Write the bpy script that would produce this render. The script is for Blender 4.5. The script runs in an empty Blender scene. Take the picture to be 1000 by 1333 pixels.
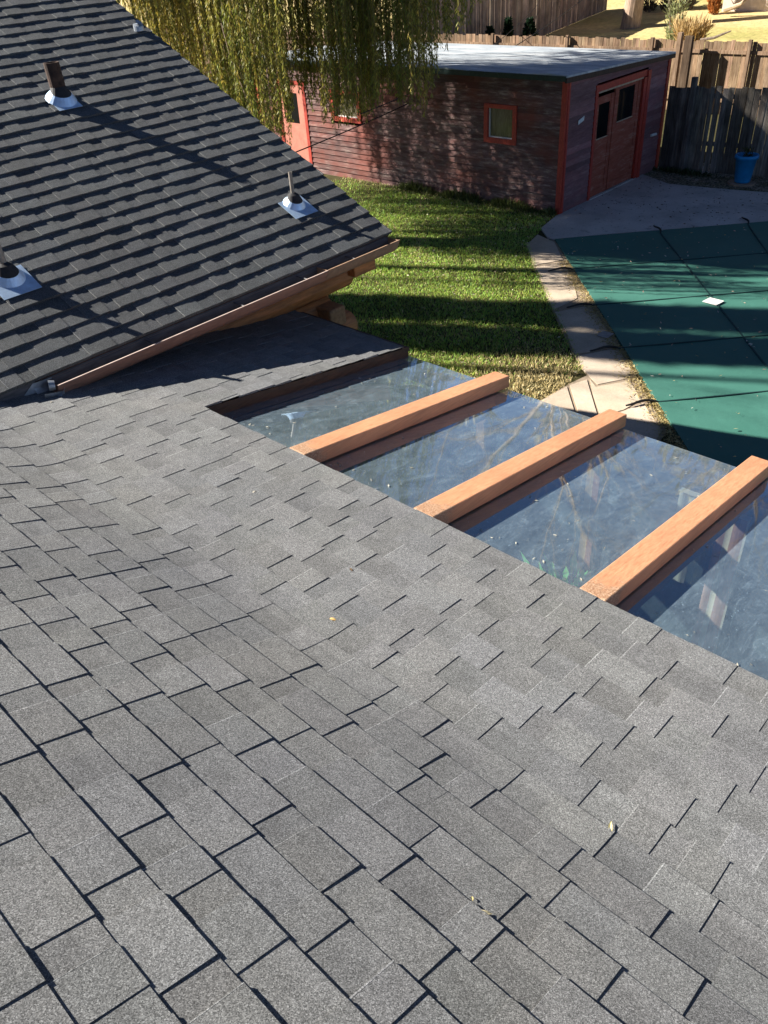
import bpy, math, random
import numpy as np
from math import radians as rad, sin, cos, tan, pi
random.seed(7); RNG = np.random.default_rng(7)
C = bpy.context.scene.collection
sc = bpy.context.scene

# ------------------------------------------------------------------ camera
CAM = np.array([0.0, 0.0, 5.2]); F_PX = 1024.57
R = np.array([[0.7326, -0.3687, 0.5721], [0.6774, 0.4773, -0.5598], [-0.0667, 0.7976, 0.5994]])
_u, _s, _v = np.linalg.svd(R); R = _u @ _v
cd = bpy.data.cameras.new('camera'); cam = bpy.data.objects.new('camera', cd); C.objects.link(cam)
cd.sensor_fit = 'HORIZONTAL'; cd.sensor_width = 36.0; cd.lens = 36.0 * F_PX / 1000.0
cd.clip_start = 0.05; cd.clip_end = 900
M4 = np.eye(4); M4[:3, :3] = R; M4[:3, 3] = CAM
import mathutils
cam.matrix_world = mathutils.Matrix(M4.tolist()); sc.camera = cam

def ray(px, py):
    d = R @ np.array([px - 500.0, 666.5 - py, -F_PX]); return d / np.linalg.norm(d)
def at(px, py, y):            # point where that sight line meets the upright plane at depth y
    r = ray(px, py); return CAM + r * (y / r[1])
def onz(px, py, z=0.0):
    r = ray(px, py); return CAM + r * ((z - CAM[2]) / r[2])
def proj(P):
    d = R.T @ (np.asarray(P, float) - CAM); return 500 + d[0] * F_PX / -d[2], 666.5 - d[1] * F_PX / -d[2]

# ------------------------------------------------------------------ materials
def lin(c):
    return tuple((v / 12.92 if v <= 0.04045 else ((v + 0.055) / 1.055) ** 2.4) for v in c)
class NM:
    def __init__(s, name, rough=0.8, metal=0.0, spec=0.5):
        s.m = bpy.data.materials.new(name); s.m.use_nodes = True; s.t = s.m.node_tree; s.n = s.t.nodes; s.l = s.t.links
        s.b = s.n['Principled BSDF']; s.b.inputs['Roughness'].default_value = rough
        s.b.inputs['Metallic'].default_value = metal; s.b.inputs['Specular IOR Level'].default_value = spec
        s.tc = s.n.new('ShaderNodeTexCoord'); s.co = s.tc.outputs['Object']
    def mapping(s, scale=(1, 1, 1), rot=(0, 0, 0), loc=(0, 0, 0)):
        k = s.n.new('ShaderNodeMapping'); k.inputs['Scale'].default_value = scale; k.inputs['Rotation'].default_value = rot
        k.inputs['Location'].default_value = loc; s.l.new(s.co, k.inputs['Vector']); return k.outputs[0]
    def noise(s, scale, detail=3, rough=0.6, vec=None, dist=0):
        k = s.n.new('ShaderNodeTexNoise'); k.inputs['Scale'].default_value = scale; k.inputs['Detail'].default_value = detail
        k.inputs['Roughness'].default_value = rough; k.inputs['Distortion'].default_value = dist
        s.l.new(vec or s.co, k.inputs['Vector']); return k.outputs['Fac']
    def voro(s, scale, vec=None, out='Color'):
        k = s.n.new('ShaderNodeTexVoronoi'); k.inputs['Scale'].default_value = scale
        s.l.new(vec or s.co, k.inputs['Vector']); return k.outputs[out]
    def ramp(s, fac, stops, interp='LINEAR'):
        k = s.n.new('ShaderNodeValToRGB'); e = k.color_ramp.elements; k.color_ramp.interpolation = interp
        while len(e) < len(stops): e.new(0.5)
        for i, (p, c) in enumerate(stops):
            e[i].position = p; e[i].color = (*c, 1) if len(c) == 3 else c
        s.l.new(fac, k.inputs[0]); return k.outputs[0]
    def mix(s, a, b, fac, mode='MIX'):
        k = s.n.new('ShaderNodeMix'); k.data_type = 'RGBA'; k.blend_type = mode
        for sock, v in ((k.inputs[0], fac), (k.inputs[6], a), (k.inputs[7], b)):
            if hasattr(v, 'links') or isinstance(v, bpy.types.NodeSocket): s.l.new(v, sock)
            elif isinstance(v, (int, float)): sock.default_value = v
            else: sock.default_value = (*v, 1)
        return k.outputs[2]
    def math(s, op, a, b=0.0, clamp=False):
        k = s.n.new('ShaderNodeMath'); k.operation = op; k.use_clamp = clamp
        for i, v in enumerate((a, b)):
            if isinstance(v, bpy.types.NodeSocket): s.l.new(v, k.inputs[i])
            else: k.inputs[i].default_value = v
        return k.outputs[0]
    def attr(s, name):
        k = s.n.new('ShaderNodeAttribute'); k.attribute_name = name; return k.outputs['Color']
    def color(s, c):
        if isinstance(c, bpy.types.NodeSocket): s.l.new(c, s.b.inputs['Base Color'])
        else: s.b.inputs['Base Color'].default_value = (*c, 1)
        return s
    def bump(s, h, strength=0.5, dist=0.01):
        k = s.n.new('ShaderNodeBump'); k.inputs['Strength'].default_value = strength; k.inputs['Distance'].default_value = dist
        s.l.new(h, k.inputs['Height']); s.l.new(k.outputs[0], s.b.inputs['Normal']); return s

def gray(v, w=1.0, b=1.0): return (v * w, v, v * b)
def shingle_mat(name, base, warm):
    m = NM(name, 0.93, 0, 0.25)
    vb = m.n.new('ShaderNodeRGBToBW'); m.l.new(m.voro(430), vb.inputs[0])
    g1 = m.ramp(vb.outputs[0], [(0.12, gray(0.42, .99, 1.02)), (0.42, gray(0.88)), (0.70, gray(1.30)), (0.9, gray(2.1))])
    n2 = m.noise(150, 3, 0.75)
    g2 = m.ramp(n2, [(0.3, gray(0.82)), (0.7, gray(1.2))])
    n3 = m.noise(1.3, 3, 0.6)
    g3 = m.ramp(n3, [(0.3, (base * 0.88, base * 0.90, base * 0.93)), (0.62, (base * warm, base * 1.0, base * (1.98 - warm))), (0.8, (base * 1.10 * warm, base * 1.08, base * 1.06))])
    n4 = m.noise(14, 4, 0.7)
    g4 = m.ramp(n4, [(0.3, gray(0.88)), (0.7, gray(1.1))])
    c = m.mix(g3, g1, 1.0, 'MULTIPLY'); c = m.mix(c, g2, 1.0, 'MULTIPLY'); c = m.mix(c, g4, 1.0, 'MULTIPLY')
    c = m.mix(c, m.attr('tint'), 1.0, 'MULTIPLY')
    m.color(c); m.bump(vb.outputs[0], 0.55, 0.003); return m.m
M = {}
M['shingle'] = shingle_mat('grey_asphalt_shingle', 0.178, .985)
M['shingle_dark'] = shingle_mat('charcoal_asphalt_shingle', 0.098, 0.93)

def plain(name, col, rough=0.7, var=0.25, scale=12, metal=0, spec=0.4, stretch=(1, 1, 1), bump=0.0, bscale=None):
    m = NM(name, rough, metal, spec); v = m.mapping(stretch)
    n = m.noise(scale, 5, 0.65, v)
    lo = tuple(c * (1 - var) for c in col); hi = tuple(min(1, c * (1 + var)) for c in col)
    m.color(m.ramp(n, [(0.3, lo), (0.7, hi)]))
    if bump: m.bump(m.noise(bscale or scale * 4, 4, 0.6, v), bump, 0.01)
    return m.m
m = NM('orange_brown_painted_timber', 0.55, 0, 0.4)
gr = m.noise(9, 6, 0.7, m.mapping((9, .35, 9)), .4); pt = m.noise(2.2, 4, 0.6)
c = m.ramp(gr, [(0.25, (0.42, 0.19, 0.095)), (0.5, (0.60, 0.29, 0.155)), (0.75, (0.68, 0.36, 0.20))])
c = m.mix(c, m.ramp(pt, [(0.3, gray(0.84)), (0.7, gray(1.12))]), 1.0, 'MULTIPLY')
sx = m.n.new('ShaderNodeSeparateXYZ'); m.l.new(m.co, sx.inputs[0])
edge = m.math('ADD', m.math('MULTIPLY', m.math('SUBTRACT', 2.535, sx.outputs[1]), 16.0), m.math('MULTIPLY', m.math('SUBTRACT', m.noise(11, 5, .7), 0.5), 7.0), True)
grit = m.ramp(m.noise(120, 4, 0.8), [(0.34, (0.10, 0.05, 0.03)), (0.5, (0.40, 0.24, 0.14)), (0.66, (0.62, 0.50, 0.38))])
c = m.mix(c, grit, m.math('MULTIPLY', edge, 0.8)); kn = m.noise(26, 3, .8)
c = m.mix(c, (0.12, 0.055, 0.03), m.ramp(kn, [(0.70, (0, 0, 0)), (0.76, (.7, .7, .7))])); m.color(c); m.bump(gr, 0.35, 0.006); M['cap'] = m.m
M['rafter'] = plain('dark_brown_timber', (0.075, 0.036, 0.022), 0.75, 0.45, 6, stretch=(8, 1, 8), bump=0.3)
M['fascia'] = plain('weathered_dark_brown_board', (0.07, 0.045, 0.03), 0.85, 0.5, 5, stretch=(10, 1, 14), bump=0.4)
M['log'] = plain('orange_stained_log', (0.40, 0.165, 0.055), 0.55, 0.45, 4, stretch=(6, .8, 6), bump=0.3)
M['log_end'] = plain('cut_log_end', (0.32, 0.17, 0.08), 0.7, 0.35, 25, bump=0.3)
M['gutter_out'] = plain('weathered_copper_painted_gutter', (0.30, 0.17, 0.125), 0.5, 0.22, 9, spec=0.5, stretch=(4, 1, 4))
M['gutter_lip'] = plain('bare_gutter_lip', (0.62, 0.50, 0.44), 0.4, 0.2, 9, metal=0.2)
M['gutter_in'] = plain('dusty_gutter_inside', (0.12, 0.115, 0.12), 0.7, 0.35, 12, stretch=(3, .6, 3))
M['gutter_old'] = plain('faded_tan_gutter', (0.31, 0.20, 0.13), 0.7, 0.3, 14)
M['galv'] = plain('galvanised_steel', (0.50, 0.66, 0.86), 0.36, 0.18, 16, metal=0.45, bump=.15)  # blue in the base colour stands in for reflected sky
M['galv_dull'] = plain('dull_galvanised_steel', (0.42, 0.46, 0.50), 0.5, 0.3, 18, metal=0.7)
M['rubber'] = plain('black_rubber_boot', (0.02, 0.02, 0.022), 0.7, 0.3, 30)
M['rust_pipe'] = plain('rusty_black_iron_pipe', (0.055, 0.03, 0.02), 0.8, 0.7, 18, bump=0.4)
M['grey_pipe'] = plain('weathered_grey_pipe', (0.30, 0.27, 0.23), 0.6, 0.3, 20, metal=0.2)
M['dark_wood'] = plain('dark_interior_wood', (0.05, 0.03, 0.02), 0.7, 0.4, 5, stretch=(6, 6, 1))
M['post'] = plain('sunroom_post_wood', (0.35, 0.21, 0.12), 0.6, 0.4, 5, stretch=(8, 8, 1))
M['floor_in'] = plain('dusty_slate_floor', (0.45, 0.48, 0.46), 0.6, 0.5, 3, bump=0.1)
M['wall_in'] = plain('grey_plaster_inside', (0.55, 0.55, 0.52), 0.9, 0.3, 3)
M['red_trim'] = plain('red_painted_trim', (0.42, 0.05, 0.03), 0.6, 0.35, 14, stretch=(3, 3, 1))
M['roofing_green'] = plain('dark_green_drip_edge', (0.015, 0.035, 0.032), 0.5, 0.4, 20)
M['pot'] = plain('bright_blue_glazed_plastic', (0.015, 0.25, 0.55), 0.38, 0.15, 8)
M['soil'] = plain('potting_soil', (0.05, 0.035, 0.022), 0.95, 0.5, 50)
M['white'] = plain('off_white_plastic', (0.72, 0.70, 0.66), 0.6, 0.1, 20)
M['strap'] = plain('dark_green_strap', (0.010, 0.045, 0.042), 0.7, 0.3, 30)
M['spring'] = plain('black_strap_end', (0.015, 0.014, 0.013), 0.6, 0.3, 60)
M['cable'] = plain('black_cable', (0.012, 0.012, 0.013), 0.6, 0.2, 10)
M['bark'] = plain('grey_brown_bark', (0.17, 0.13, 0.10), 0.95, 0.5, 3, stretch=(5, 5, 1), bump=0.8)
M['bark_light'] = plain('tan_bark', (0.36, 0.26, 0.19), 0.95, 0.45, 2.2, stretch=(5, 5, 1), bump=0.8)  # lighter tan bark tone
M['stone_disc'] = plain('flat_grey_stone', (0.30, 0.27, 0.25), 0.9, 0.25, 10, bump=0.3)
M['tanstone'] = plain('tan_sandstone', (0.33, 0.24, 0.17), 0.9, 0.25, 10, bump=0.3)
M['farwall'] = plain('pale_stucco_wall', (0.62, 0.52, 0.44), 0.9, 0.15, 6)
M['glass_dark'] = plain('dark_window_glass', (0.004, 0.005, 0.006), 0.06, 0.2, 3, spec=0.6)
M['pane_beige'] = plain('curtained_window_glass', (0.13, 0.115, 0.075), 0.12, 0.5, 9, spec=0.6, stretch=(5, 5, .6))
M['pale_wood'] = plain('bleached_wood', (0.5, 0.38, 0.25), 0.8, 0.3, 10)

def board_mat(name, cols, stretch, scale=3.0, bump=0.5):
    m = NM(name, 0.9, 0, 0.2); v = m.mapping(stretch)
    n = m.noise(scale, 6, 0.7, v); n2 = m.noise(1.1, 4, 0.65)
    a = m.ramp(n, [(0.28, cols[0]), (0.5, cols[1]), (0.72, cols[2])])
    b = m.ramp(n2, [(0.35, gray(0.62)), (0.65, gray(1.25))])
    c = m.mix(a, b, 1.0, 'MULTIPLY'); c = m.mix(c, m.attr('tint'), 1.0, 'MULTIPLY')
    m.color(c); m.bump(n, bump, 0.01); return m.m
M['fence_grey'] = board_mat('silvered_dark_fence_wood', [(0.05, 0.043, 0.038), (0.16, 0.14, 0.125), (0.30, 0.265, 0.235)], (9, 9, .7))
M['fence_tan'] = board_mat('sun_bleached_tan_fence_wood', [(0.09, 0.055, 0.03), (0.26, 0.17, 0.11), (0.42, 0.31, 0.21)], (9, 9, .6))
M['fence_pale'] = board_mat('pale_pinkish_fence_wood', [(0.20, 0.14, 0.11), (0.32, 0.24, 0.195), (0.42, 0.33, 0.27)], (7, 7, .5))
# shed siding: worn paint, grey-brown with redder patches and pale streaks, part wear, part painted sun dapples
def siding(name, c1, c2, c3, red):
    m = NM(name, 0.85, 0, 0.25); v = m.mapping((0.9, 0.9, 5.5))
    n = m.noise(3.0, 8, 0.78, v)
    a = m.ramp(n, [(0.3, c1), (0.52, c2), (0.74, c3)])
    p = m.noise(0.75, 4, 0.6, m.mapping((1, 1, 1.3), loc=(3.1, 0, 1.7)))
    fac = m.ramp(p, [(0.47, (0, 0, 0)), (0.62, (1, 1, 1))])
    c = m.mix(a, red, m.math('MULTIPLY', fac, 0.75)); c = m.mix(c, m.attr('tint'), 1.0, 'MULTIPLY')
    m.color(c); m.bump(n, 0.5, 0.01); return m.m
M['siding_side'] = siding('worn_sun_dappled_siding', (0.065, 0.026, 0.026), (0.165, 0.095, 0.088), (0.46, 0.36, 0.31), (0.20, 0.060, 0.042))  # cream and darkest tones also put sun dapples and shade into the colour
M['siding_front'] = siding('mauve_brown_siding', (0.16, 0.08, 0.08), (0.25, 0.125, 0.125), (0.36, 0.23, 0.22), (0.27, 0.10, 0.10))
M['door_red'] = siding('worn_red_brown_door', (0.24, 0.06, 0.035), (0.36, 0.10, 0.06), (0.48, 0.27, 0.20), (0.34, 0.08, 0.05))
M['salmon'] = plain('faded_salmon_door', (0.55, 0.20, 0.14), 0.7, 0.2, 6)
# shed roof: pale rolled roofing with dark specks
m = NM('pale_rolled_roofing', 0.6, 0, 0.35)
n = m.noise(1.6, 5, 0.65, m.mapping((0.5, 2.2, 1))); sp = m.noise(9, 3, 0.7)
c = m.ramp(n, [(0.3, (0.27, 0.31, 0.35)), (0.50, (0.40, 0.44, 0.47)), (0.66, (0.66, 0.67, 0.66))])
c = m.mix(c, (0.09, 0.09, 0.09), m.ramp(sp, [(0.62, (0, 0, 0)), (0.72, (0.8, 0.8, 0.8))])); m.color(c); M['shed_roof'] = m.m
# ground
m = NM('dry_soil_and_thatch', 0.95, 0, 0.1)
c = m.ramp(m.noise(7, 6, 0.7), [(0.3, (0.035, 0.028, 0.014)), (0.55, (0.07, 0.065, 0.025)), (0.75, (0.14, 0.12, 0.06))])
m.color(c); m.bump(m.noise(60, 4), 0.6, 0.02); M['thatch'] = m.m
m = NM('sunny_dry_lawn', 0.95, 0, 0.1)
n = m.noise(0.16, 5, 0.6, m.mapping((0.6, 1.4, 1))); n2 = m.noise(5, 5, 0.7)
c = m.ramp(n, [(0.35, (0.56, 0.43, 0.22)), (0.52, (0.48, 0.39, 0.17)), (0.68, (0.32, 0.30, 0.10))])
c = m.mix(c, m.ramp(n2, [(0.3, gray(0.7)), (0.7, gray(1.25))]), 1.0, 'MULTIPLY'); m.color(c); m.bump(n2, 0.6, 0.05); M['far_lawn'] = m.m
m = NM('patio_concrete', 0.92, 0, 0.2)
n = m.noise(1.1, 6, 0.65); n2 = m.noise(40, 4, 0.7); n3 = m.noise(6, 4, 0.7)
c = m.ramp(n, [(0.3, (0.40, 0.37, 0.34)), (0.55, (0.53, 0.49, 0.455)), (0.75, (0.60, 0.56, 0.52))])
c = m.mix(c, m.ramp(n2, [(0.3, gray(0.85)), (0.7, gray(1.12))]), 1.0, 'MULTIPLY')
c = m.mix(c, (0.10, 0.09, 0.08), m.ramp(n3, [(0.60, (0, 0, 0)), (0.70, (0.55, 0.55, 0.55))])); m.color(c); m.bump(n2, 0.3, 0.005); M['concrete'] = m.m
m = NM('tan_flagstone', 0.9, 0, 0.2)
n = m.noise(1.7, 6, 0.65); n2 = m.noise(45, 4, 0.7)
c = m.ramp(n, [(0.3, (0.40, 0.33, 0.25)), (0.55, (0.52, 0.435, 0.335)), (0.75, (0.60, 0.51, 0.41))])
c = m.mix(c, m.ramp(n2, [(0.3, gray(0.86)), (0.7, gray(1.12))]), 1.0, 'MULTIPLY'); c = m.mix(c, m.attr('tint'), 1.0, 'MULTIPLY'); m.color(c); m.bump(n2, 0.3, 0.005); M['flag'] = m.m
m = NM('gravel_bed', 0.95, 0, 0.2)
vo = m.voro(38); n = m.noise(3, 4); vb = m.n.new('ShaderNodeRGBToBW'); m.l.new(vo, vb.inputs[0])
c = m.ramp(vb.outputs[0], [(0.2, (0.07, 0.065, 0.05)), (0.5, (0.24, 0.22, 0.18)), (0.85, (0.45, 0.41, 0.36))])
c = m.mix(c, m.ramp(n, [(0.35, (0.55, 0.6, 0.4)), (0.65, (1.1, 1.05, 1.0))]), 1.0, 'MULTIPLY'); m.color(c); m.bump(vb.outputs[0], 0.8, 0.02); M['gravel'] = m.m
# pool cover: taut green mesh
m = NM('green_mesh_fabric', 0.62, 0, 0.3)
n = m.noise(0.7, 4, 0.55); n2 = m.noise(140, 2, 0.5)
c = m.ramp(n, [(0.3, (0.038, 0.135, 0.105)), (0.7, (0.056, 0.175, 0.138))])
c = m.mix(c, m.ramp(n2, [(0.3, gray(0.85)), (0.7, gray(1.12))]), 1.0, 'MULTIPLY'); m.color(c); m.bump(m.noise(1.3, 4, .55, m.mapping((1, 1, 1), rot=(0, 0, .78))), .35, .05); M['cover'] = m.m
# leaves / grass with per-leaf colour
def leafmat(name, rough=0.55, trans=0.35):
    m = NM(name, rough, 0, 0.35); a = m.attr('tint'); m.color(a)
    tr = m.n.new('ShaderNodeBsdfTranslucent'); m.l.new(a, tr.inputs[0]); mx = m.n.new('ShaderNodeMixShader'); mx.inputs[0].default_value = trans
    m.l.new(m.b.outputs[0], mx.inputs[1]); m.l.new(tr.outputs[0], mx.inputs[2]); m.l.new(mx.outputs[0], m.n['Material Output'].inputs[0]); return m.m
M['leaf'] = leafmat('leaf_tissue'); M['blade'] = leafmat('grass_blade', 0.6, 0.3); M['dryleaf'] = leafmat('dry_leaf', 0.7, 0.2)
# skylight glass: Fresnel mirror over clear, dusted and water-streaked, blue film painting sky reflection
m = NM('dusty_sky_tinted_glass')
gl = m.n.new('ShaderNodeBsdfGlossy'); gl.inputs['Roughness'].default_value = 0.028; gl.inputs['Color'].default_value = (0.86, 0.95, 1, 1)
trn = m.n.new('ShaderNodeBsdfTransparent'); trn.inputs[0].default_value = (0.88, 0.95, 0.90, 1)
fr = m.n.new('ShaderNodeFresnel'); fr.inputs[0].default_value = 1.52
fac = m.math('MULTIPLY', fr.outputs[0], 4.2, True)
wv = m.noise(1.6, 2, 0.5); bm = m.n.new('ShaderNodeBump'); bm.inputs['Strength'].default_value = 0.035; bm.inputs['Distance'].default_value = 0.05
m.l.new(wv, bm.inputs['Height']); m.l.new(bm.outputs[0], gl.inputs['Normal'])
mx = m.n.new('ShaderNodeMixShader'); m.l.new(fac, mx.inputs[0]); m.l.new(trn.outputs[0], mx.inputs[1]); m.l.new(gl.outputs[0], mx.inputs[2])
df = m.n.new('ShaderNodeBsdfDiffuse'); df.inputs[0].default_value = (0.44, 0.60, 0.72, 1)  # dust coloured blue to imitate reflected sky
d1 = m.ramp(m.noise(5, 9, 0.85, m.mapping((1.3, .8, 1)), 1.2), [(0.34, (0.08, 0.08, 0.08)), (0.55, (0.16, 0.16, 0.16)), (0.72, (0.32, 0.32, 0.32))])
d2 = m.ramp(m.noise(9, 6, 0.85, m.mapping((6, 0.5, 1), rot=(0, 0, .12)), 1.5), [(0.55, (0, 0, 0)), (0.70, (0.16, 0.16, 0.16))])  # water streaks, strengthened to imitate streaky reflections
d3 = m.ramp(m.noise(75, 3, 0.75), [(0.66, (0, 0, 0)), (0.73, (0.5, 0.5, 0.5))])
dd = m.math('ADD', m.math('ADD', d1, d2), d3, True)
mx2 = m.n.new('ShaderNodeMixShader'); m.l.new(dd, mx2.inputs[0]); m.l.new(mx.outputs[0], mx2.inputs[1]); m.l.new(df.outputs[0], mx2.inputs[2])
geo = m.n.new('ShaderNodeNewGeometry'); clr = m.n.new('ShaderNodeBsdfTransparent'); mx3 = m.n.new('ShaderNodeMixShader')     # the pane's inner face only lets light through
m.l.new(geo.outputs['Backfacing'], mx3.inputs[0]); m.l.new(mx2.outputs[0], mx3.inputs[1]); m.l.new(clr.outputs[0], mx3.inputs[2])
m.l.new(mx3.outputs[0], m.n['Material Output'].inputs[0]); M['glass'] = m.m

# ------------------------------------------------------------------ mesh helpers
class MB:
    def __init__(s): s.v = []; s.f = []; s.c = []; s.mi = []; s.cur = (1, 1, 1); s.m = 0
    def quad(s, pts):
        k = len(s.v); s.v += [tuple(map(float, p)) for p in pts]; s.f.append(tuple(range(k, k + len(pts)))); s.c.append(s.cur); s.mi.append(s.m)
    def hexa(s, b, t):          # b, t: 4 bottom + 4 top corners, both counter-clockwise from above
        s.quad(b[::-1]); s.quad(t)
        for i in range(4):
            j = (i + 1) % 4; s.quad([b[i], b[j], t[j], t[i]])
    def box(s, x0, x1, y0, y1, z0, z1):
        s.hexa([(x0, y0, z0), (x1, y0, z0), (x1, y1, z0), (x0, y1, z0)], [(x0, y0, z1), (x1, y0, z1), (x1, y1, z1), (x0, y1, z1)])
    def tube(s, path, rad_, n=10, cap=True, axis_hint=None):
        P = [np.array(p, float) for p in path]; rr = rad_ if hasattr(rad_, '__len__') else [rad_] * len(P); rings = []
        h = np.array(axis_hint if axis_hint else (0.13, 0.31, 0.94))
        for i, p in enumerate(P):
            d = P[min(i + 1, len(P) - 1)] - P[max(i - 1, 0)]; d /= np.linalg.norm(d) + 1e-9
            hh = h if abs(np.dot(h, d)) < 0.92 * np.linalg.norm(h) else np.array((1.0, 0.1, 0))
            a = np.cross(d, hh); a /= np.linalg.norm(a); b = np.cross(d, a)
            rings.append([p + rr[i] * (cos(2 * pi * k / n) * a + sin(2 * pi * k / n) * b) for k in range(n)])
        k0 = len(s.v)
        for r_ in rings: s.v += [tuple(q) for q in r_]
        for i in range(len(P) - 1):
            for k in range(n):
                a = k0 + i * n + k; b = k0 + i * n + (k + 1) % n
                s.f.append((a, a + n, b + n, b)); s.c.append(s.cur); s.mi.append(s.m)
        if cap:
            s.f.append(tuple(k0 + k for k in range(n))); s.f.append(tuple(k0 + (len(P) - 1) * n + k for k in range(n - 1, -1, -1)))
            s.c += [s.cur] * 2; s.mi += [s.m] * 2
    def build(s, name, mats, parent=None, smooth=False, bevel=0):
        me = bpy.data.meshes.new(name); me.from_pydata(s.v, [], s.f)
        mats = mats if isinstance(mats, (list, tuple)) else [mats]
        for q in mats: me.materials.append(q)
        if len(mats) > 1: me.polygons.foreach_set('material_index', s.mi)
        at_ = me.attributes.new('tint', 'FLOAT_COLOR', 'FACE')
        at_.data.foreach_set('color', [x for c in s.c for x in (*c, 1.0)])
        if smooth: me.polygons.foreach_set('use_smooth', [True] * len(me.polygons))
        me.update(); o = bpy.data.objects.new(name, me); C.objects.link(o)
        if parent: o.parent = parent; o.matrix_parent_inverse = mathutils.Matrix.Translation(-parent.location) if parent.type == 'EMPTY' else mathutils.Matrix()
        if bevel:
            md = o.modifiers.new('bevel', 'BEVEL'); md.width = bevel; md.segments = 2; md.limit_method = 'ANGLE'
            w = o.modifiers.new('weld', 'WELD'); w.merge_threshold = 1e-5
            while o.modifiers[0].name != 'weld': o.modifiers.move(len(o.modifiers) - 1, 0)
        return o
def tag(o, label=None, cat=None, group=None, kind=None):
    for k, v in (('label', label), ('category', cat), ('group', group), ('kind', kind)):
        if v: o[k] = v
    return o
def empty(name, loc, label=None, cat=None, group=None):
    o = bpy.data.objects.new(name, None); C.objects.link(o); o.location = loc; o.empty_display_size = .2
    return tag(o, label, cat, group)
def npmesh(name, V, Fn, cols, mat, parent=None):       # V (n,3), Fn (m,k) ints, cols (m,3) per face
    me = bpy.data.meshes.new(name); k = Fn.shape[1]; m_ = len(Fn)
    me.vertices.add(len(V)); me.vertices.foreach_set('co', V.astype(np.float32).ravel())
    me.loops.add(m_ * k); me.loops.foreach_set('vertex_index', Fn.astype(np.int32).ravel())
    me.polygons.add(m_); me.polygons.foreach_set('loop_start', np.arange(m_, dtype=np.int32) * k)
    try: me.polygons.foreach_set('loop_total', np.full(m_, k, dtype=np.int32))
    except Exception: pass
    at_ = me.attributes.new('tint', 'FLOAT_COLOR', 'FACE')
    at_.data.foreach_set('color', np.c_[cols, np.ones(m_)].astype(np.float32).ravel())
    me.materials.append(mat); me.update(calc_edges=True); me.validate()
    o = bpy.data.objects.new(name, me); C.objects.link(o)
    if parent: o.parent = parent; o.matrix_parent_inverse = mathutils.Matrix.Translation(-parent.location)
    return o
def leaf_quads(P, D, L, Wd, droop=0.0):    # P base (n,3), D direction (n,3), L, W arrays -> kite leaves
    n = len(P); D = D / np.linalg.norm(D, axis=1, keepdims=True)
    r = RNG.normal(size=(n, 3)); S = np.cross(D, r); S /= np.linalg.norm(S, axis=1, keepdims=True) + 1e-9
    V = np.empty((n, 4, 3)); V[:, 0] = P; V[:, 1] = P + D * (L * .5)[:, None] + S * Wd[:, None]
    V[:, 2] = P + D * L[:, None]; V[:, 3] = P + D * (L * .5)[:, None] - S * Wd[:, None]
    return V.reshape(-1, 3), np.arange(n * 4).reshape(-1, 4)

# ------------------------------------------------------------------ roof profiles
A1 = rad(9.84); A2 = rad(25.5); YC = 1.30; EAVE_Y = 2.37
def zflat(y): return 3.2 - tan(A1) * y
s_c = (YC - EAVE_Y) / cos(A1)
SS = np.arange(-6.4, 2.4, 0.01)
def theta(s):
    t = np.clip((s - (s_c - 0.17)) / 0.34, 0, 1); t = t * t * (3 - 2 * t); return A2 + (A1 - A2) * t
i0 = int(np.argmin(abs(SS))); YY = np.zeros(len(SS)); ZZ = np.zeros(len(SS)); YY[i0] = EAVE_Y; ZZ[i0] = zflat(EAVE_Y)
for i in range(i0 + 1, len(SS)):
    th = theta((SS[i] + SS[i - 1]) / 2); YY[i] = YY[i - 1] + .01 * cos(th); ZZ[i] = ZZ[i - 1] - .01 * sin(th)
for i in range(i0 - 1, -1, -1):
    th = theta((SS[i] + SS[i + 1]) / 2); YY[i] = YY[i + 1] - .01 * cos(th); ZZ[i] = ZZ[i + 1] + .01 * sin(th)
def main_pos(s, u, h):
    y = np.interp(s, SS, YY); z = np.interp(s, SS, ZZ); th = theta(s)
    return (u, y + sin(th) * h, z + cos(th) * h)
LP = rad(25.2); EX, EZ = -4.855, 3.010; RAKE = 5.13
def log_pos(s, u, h):         # s = 0 at eave, negative up-slope; u = y
    return (EX + s * cos(LP) + sin(LP) * h, u, EZ - s * sin(LP) + cos(LP) * h)

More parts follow.
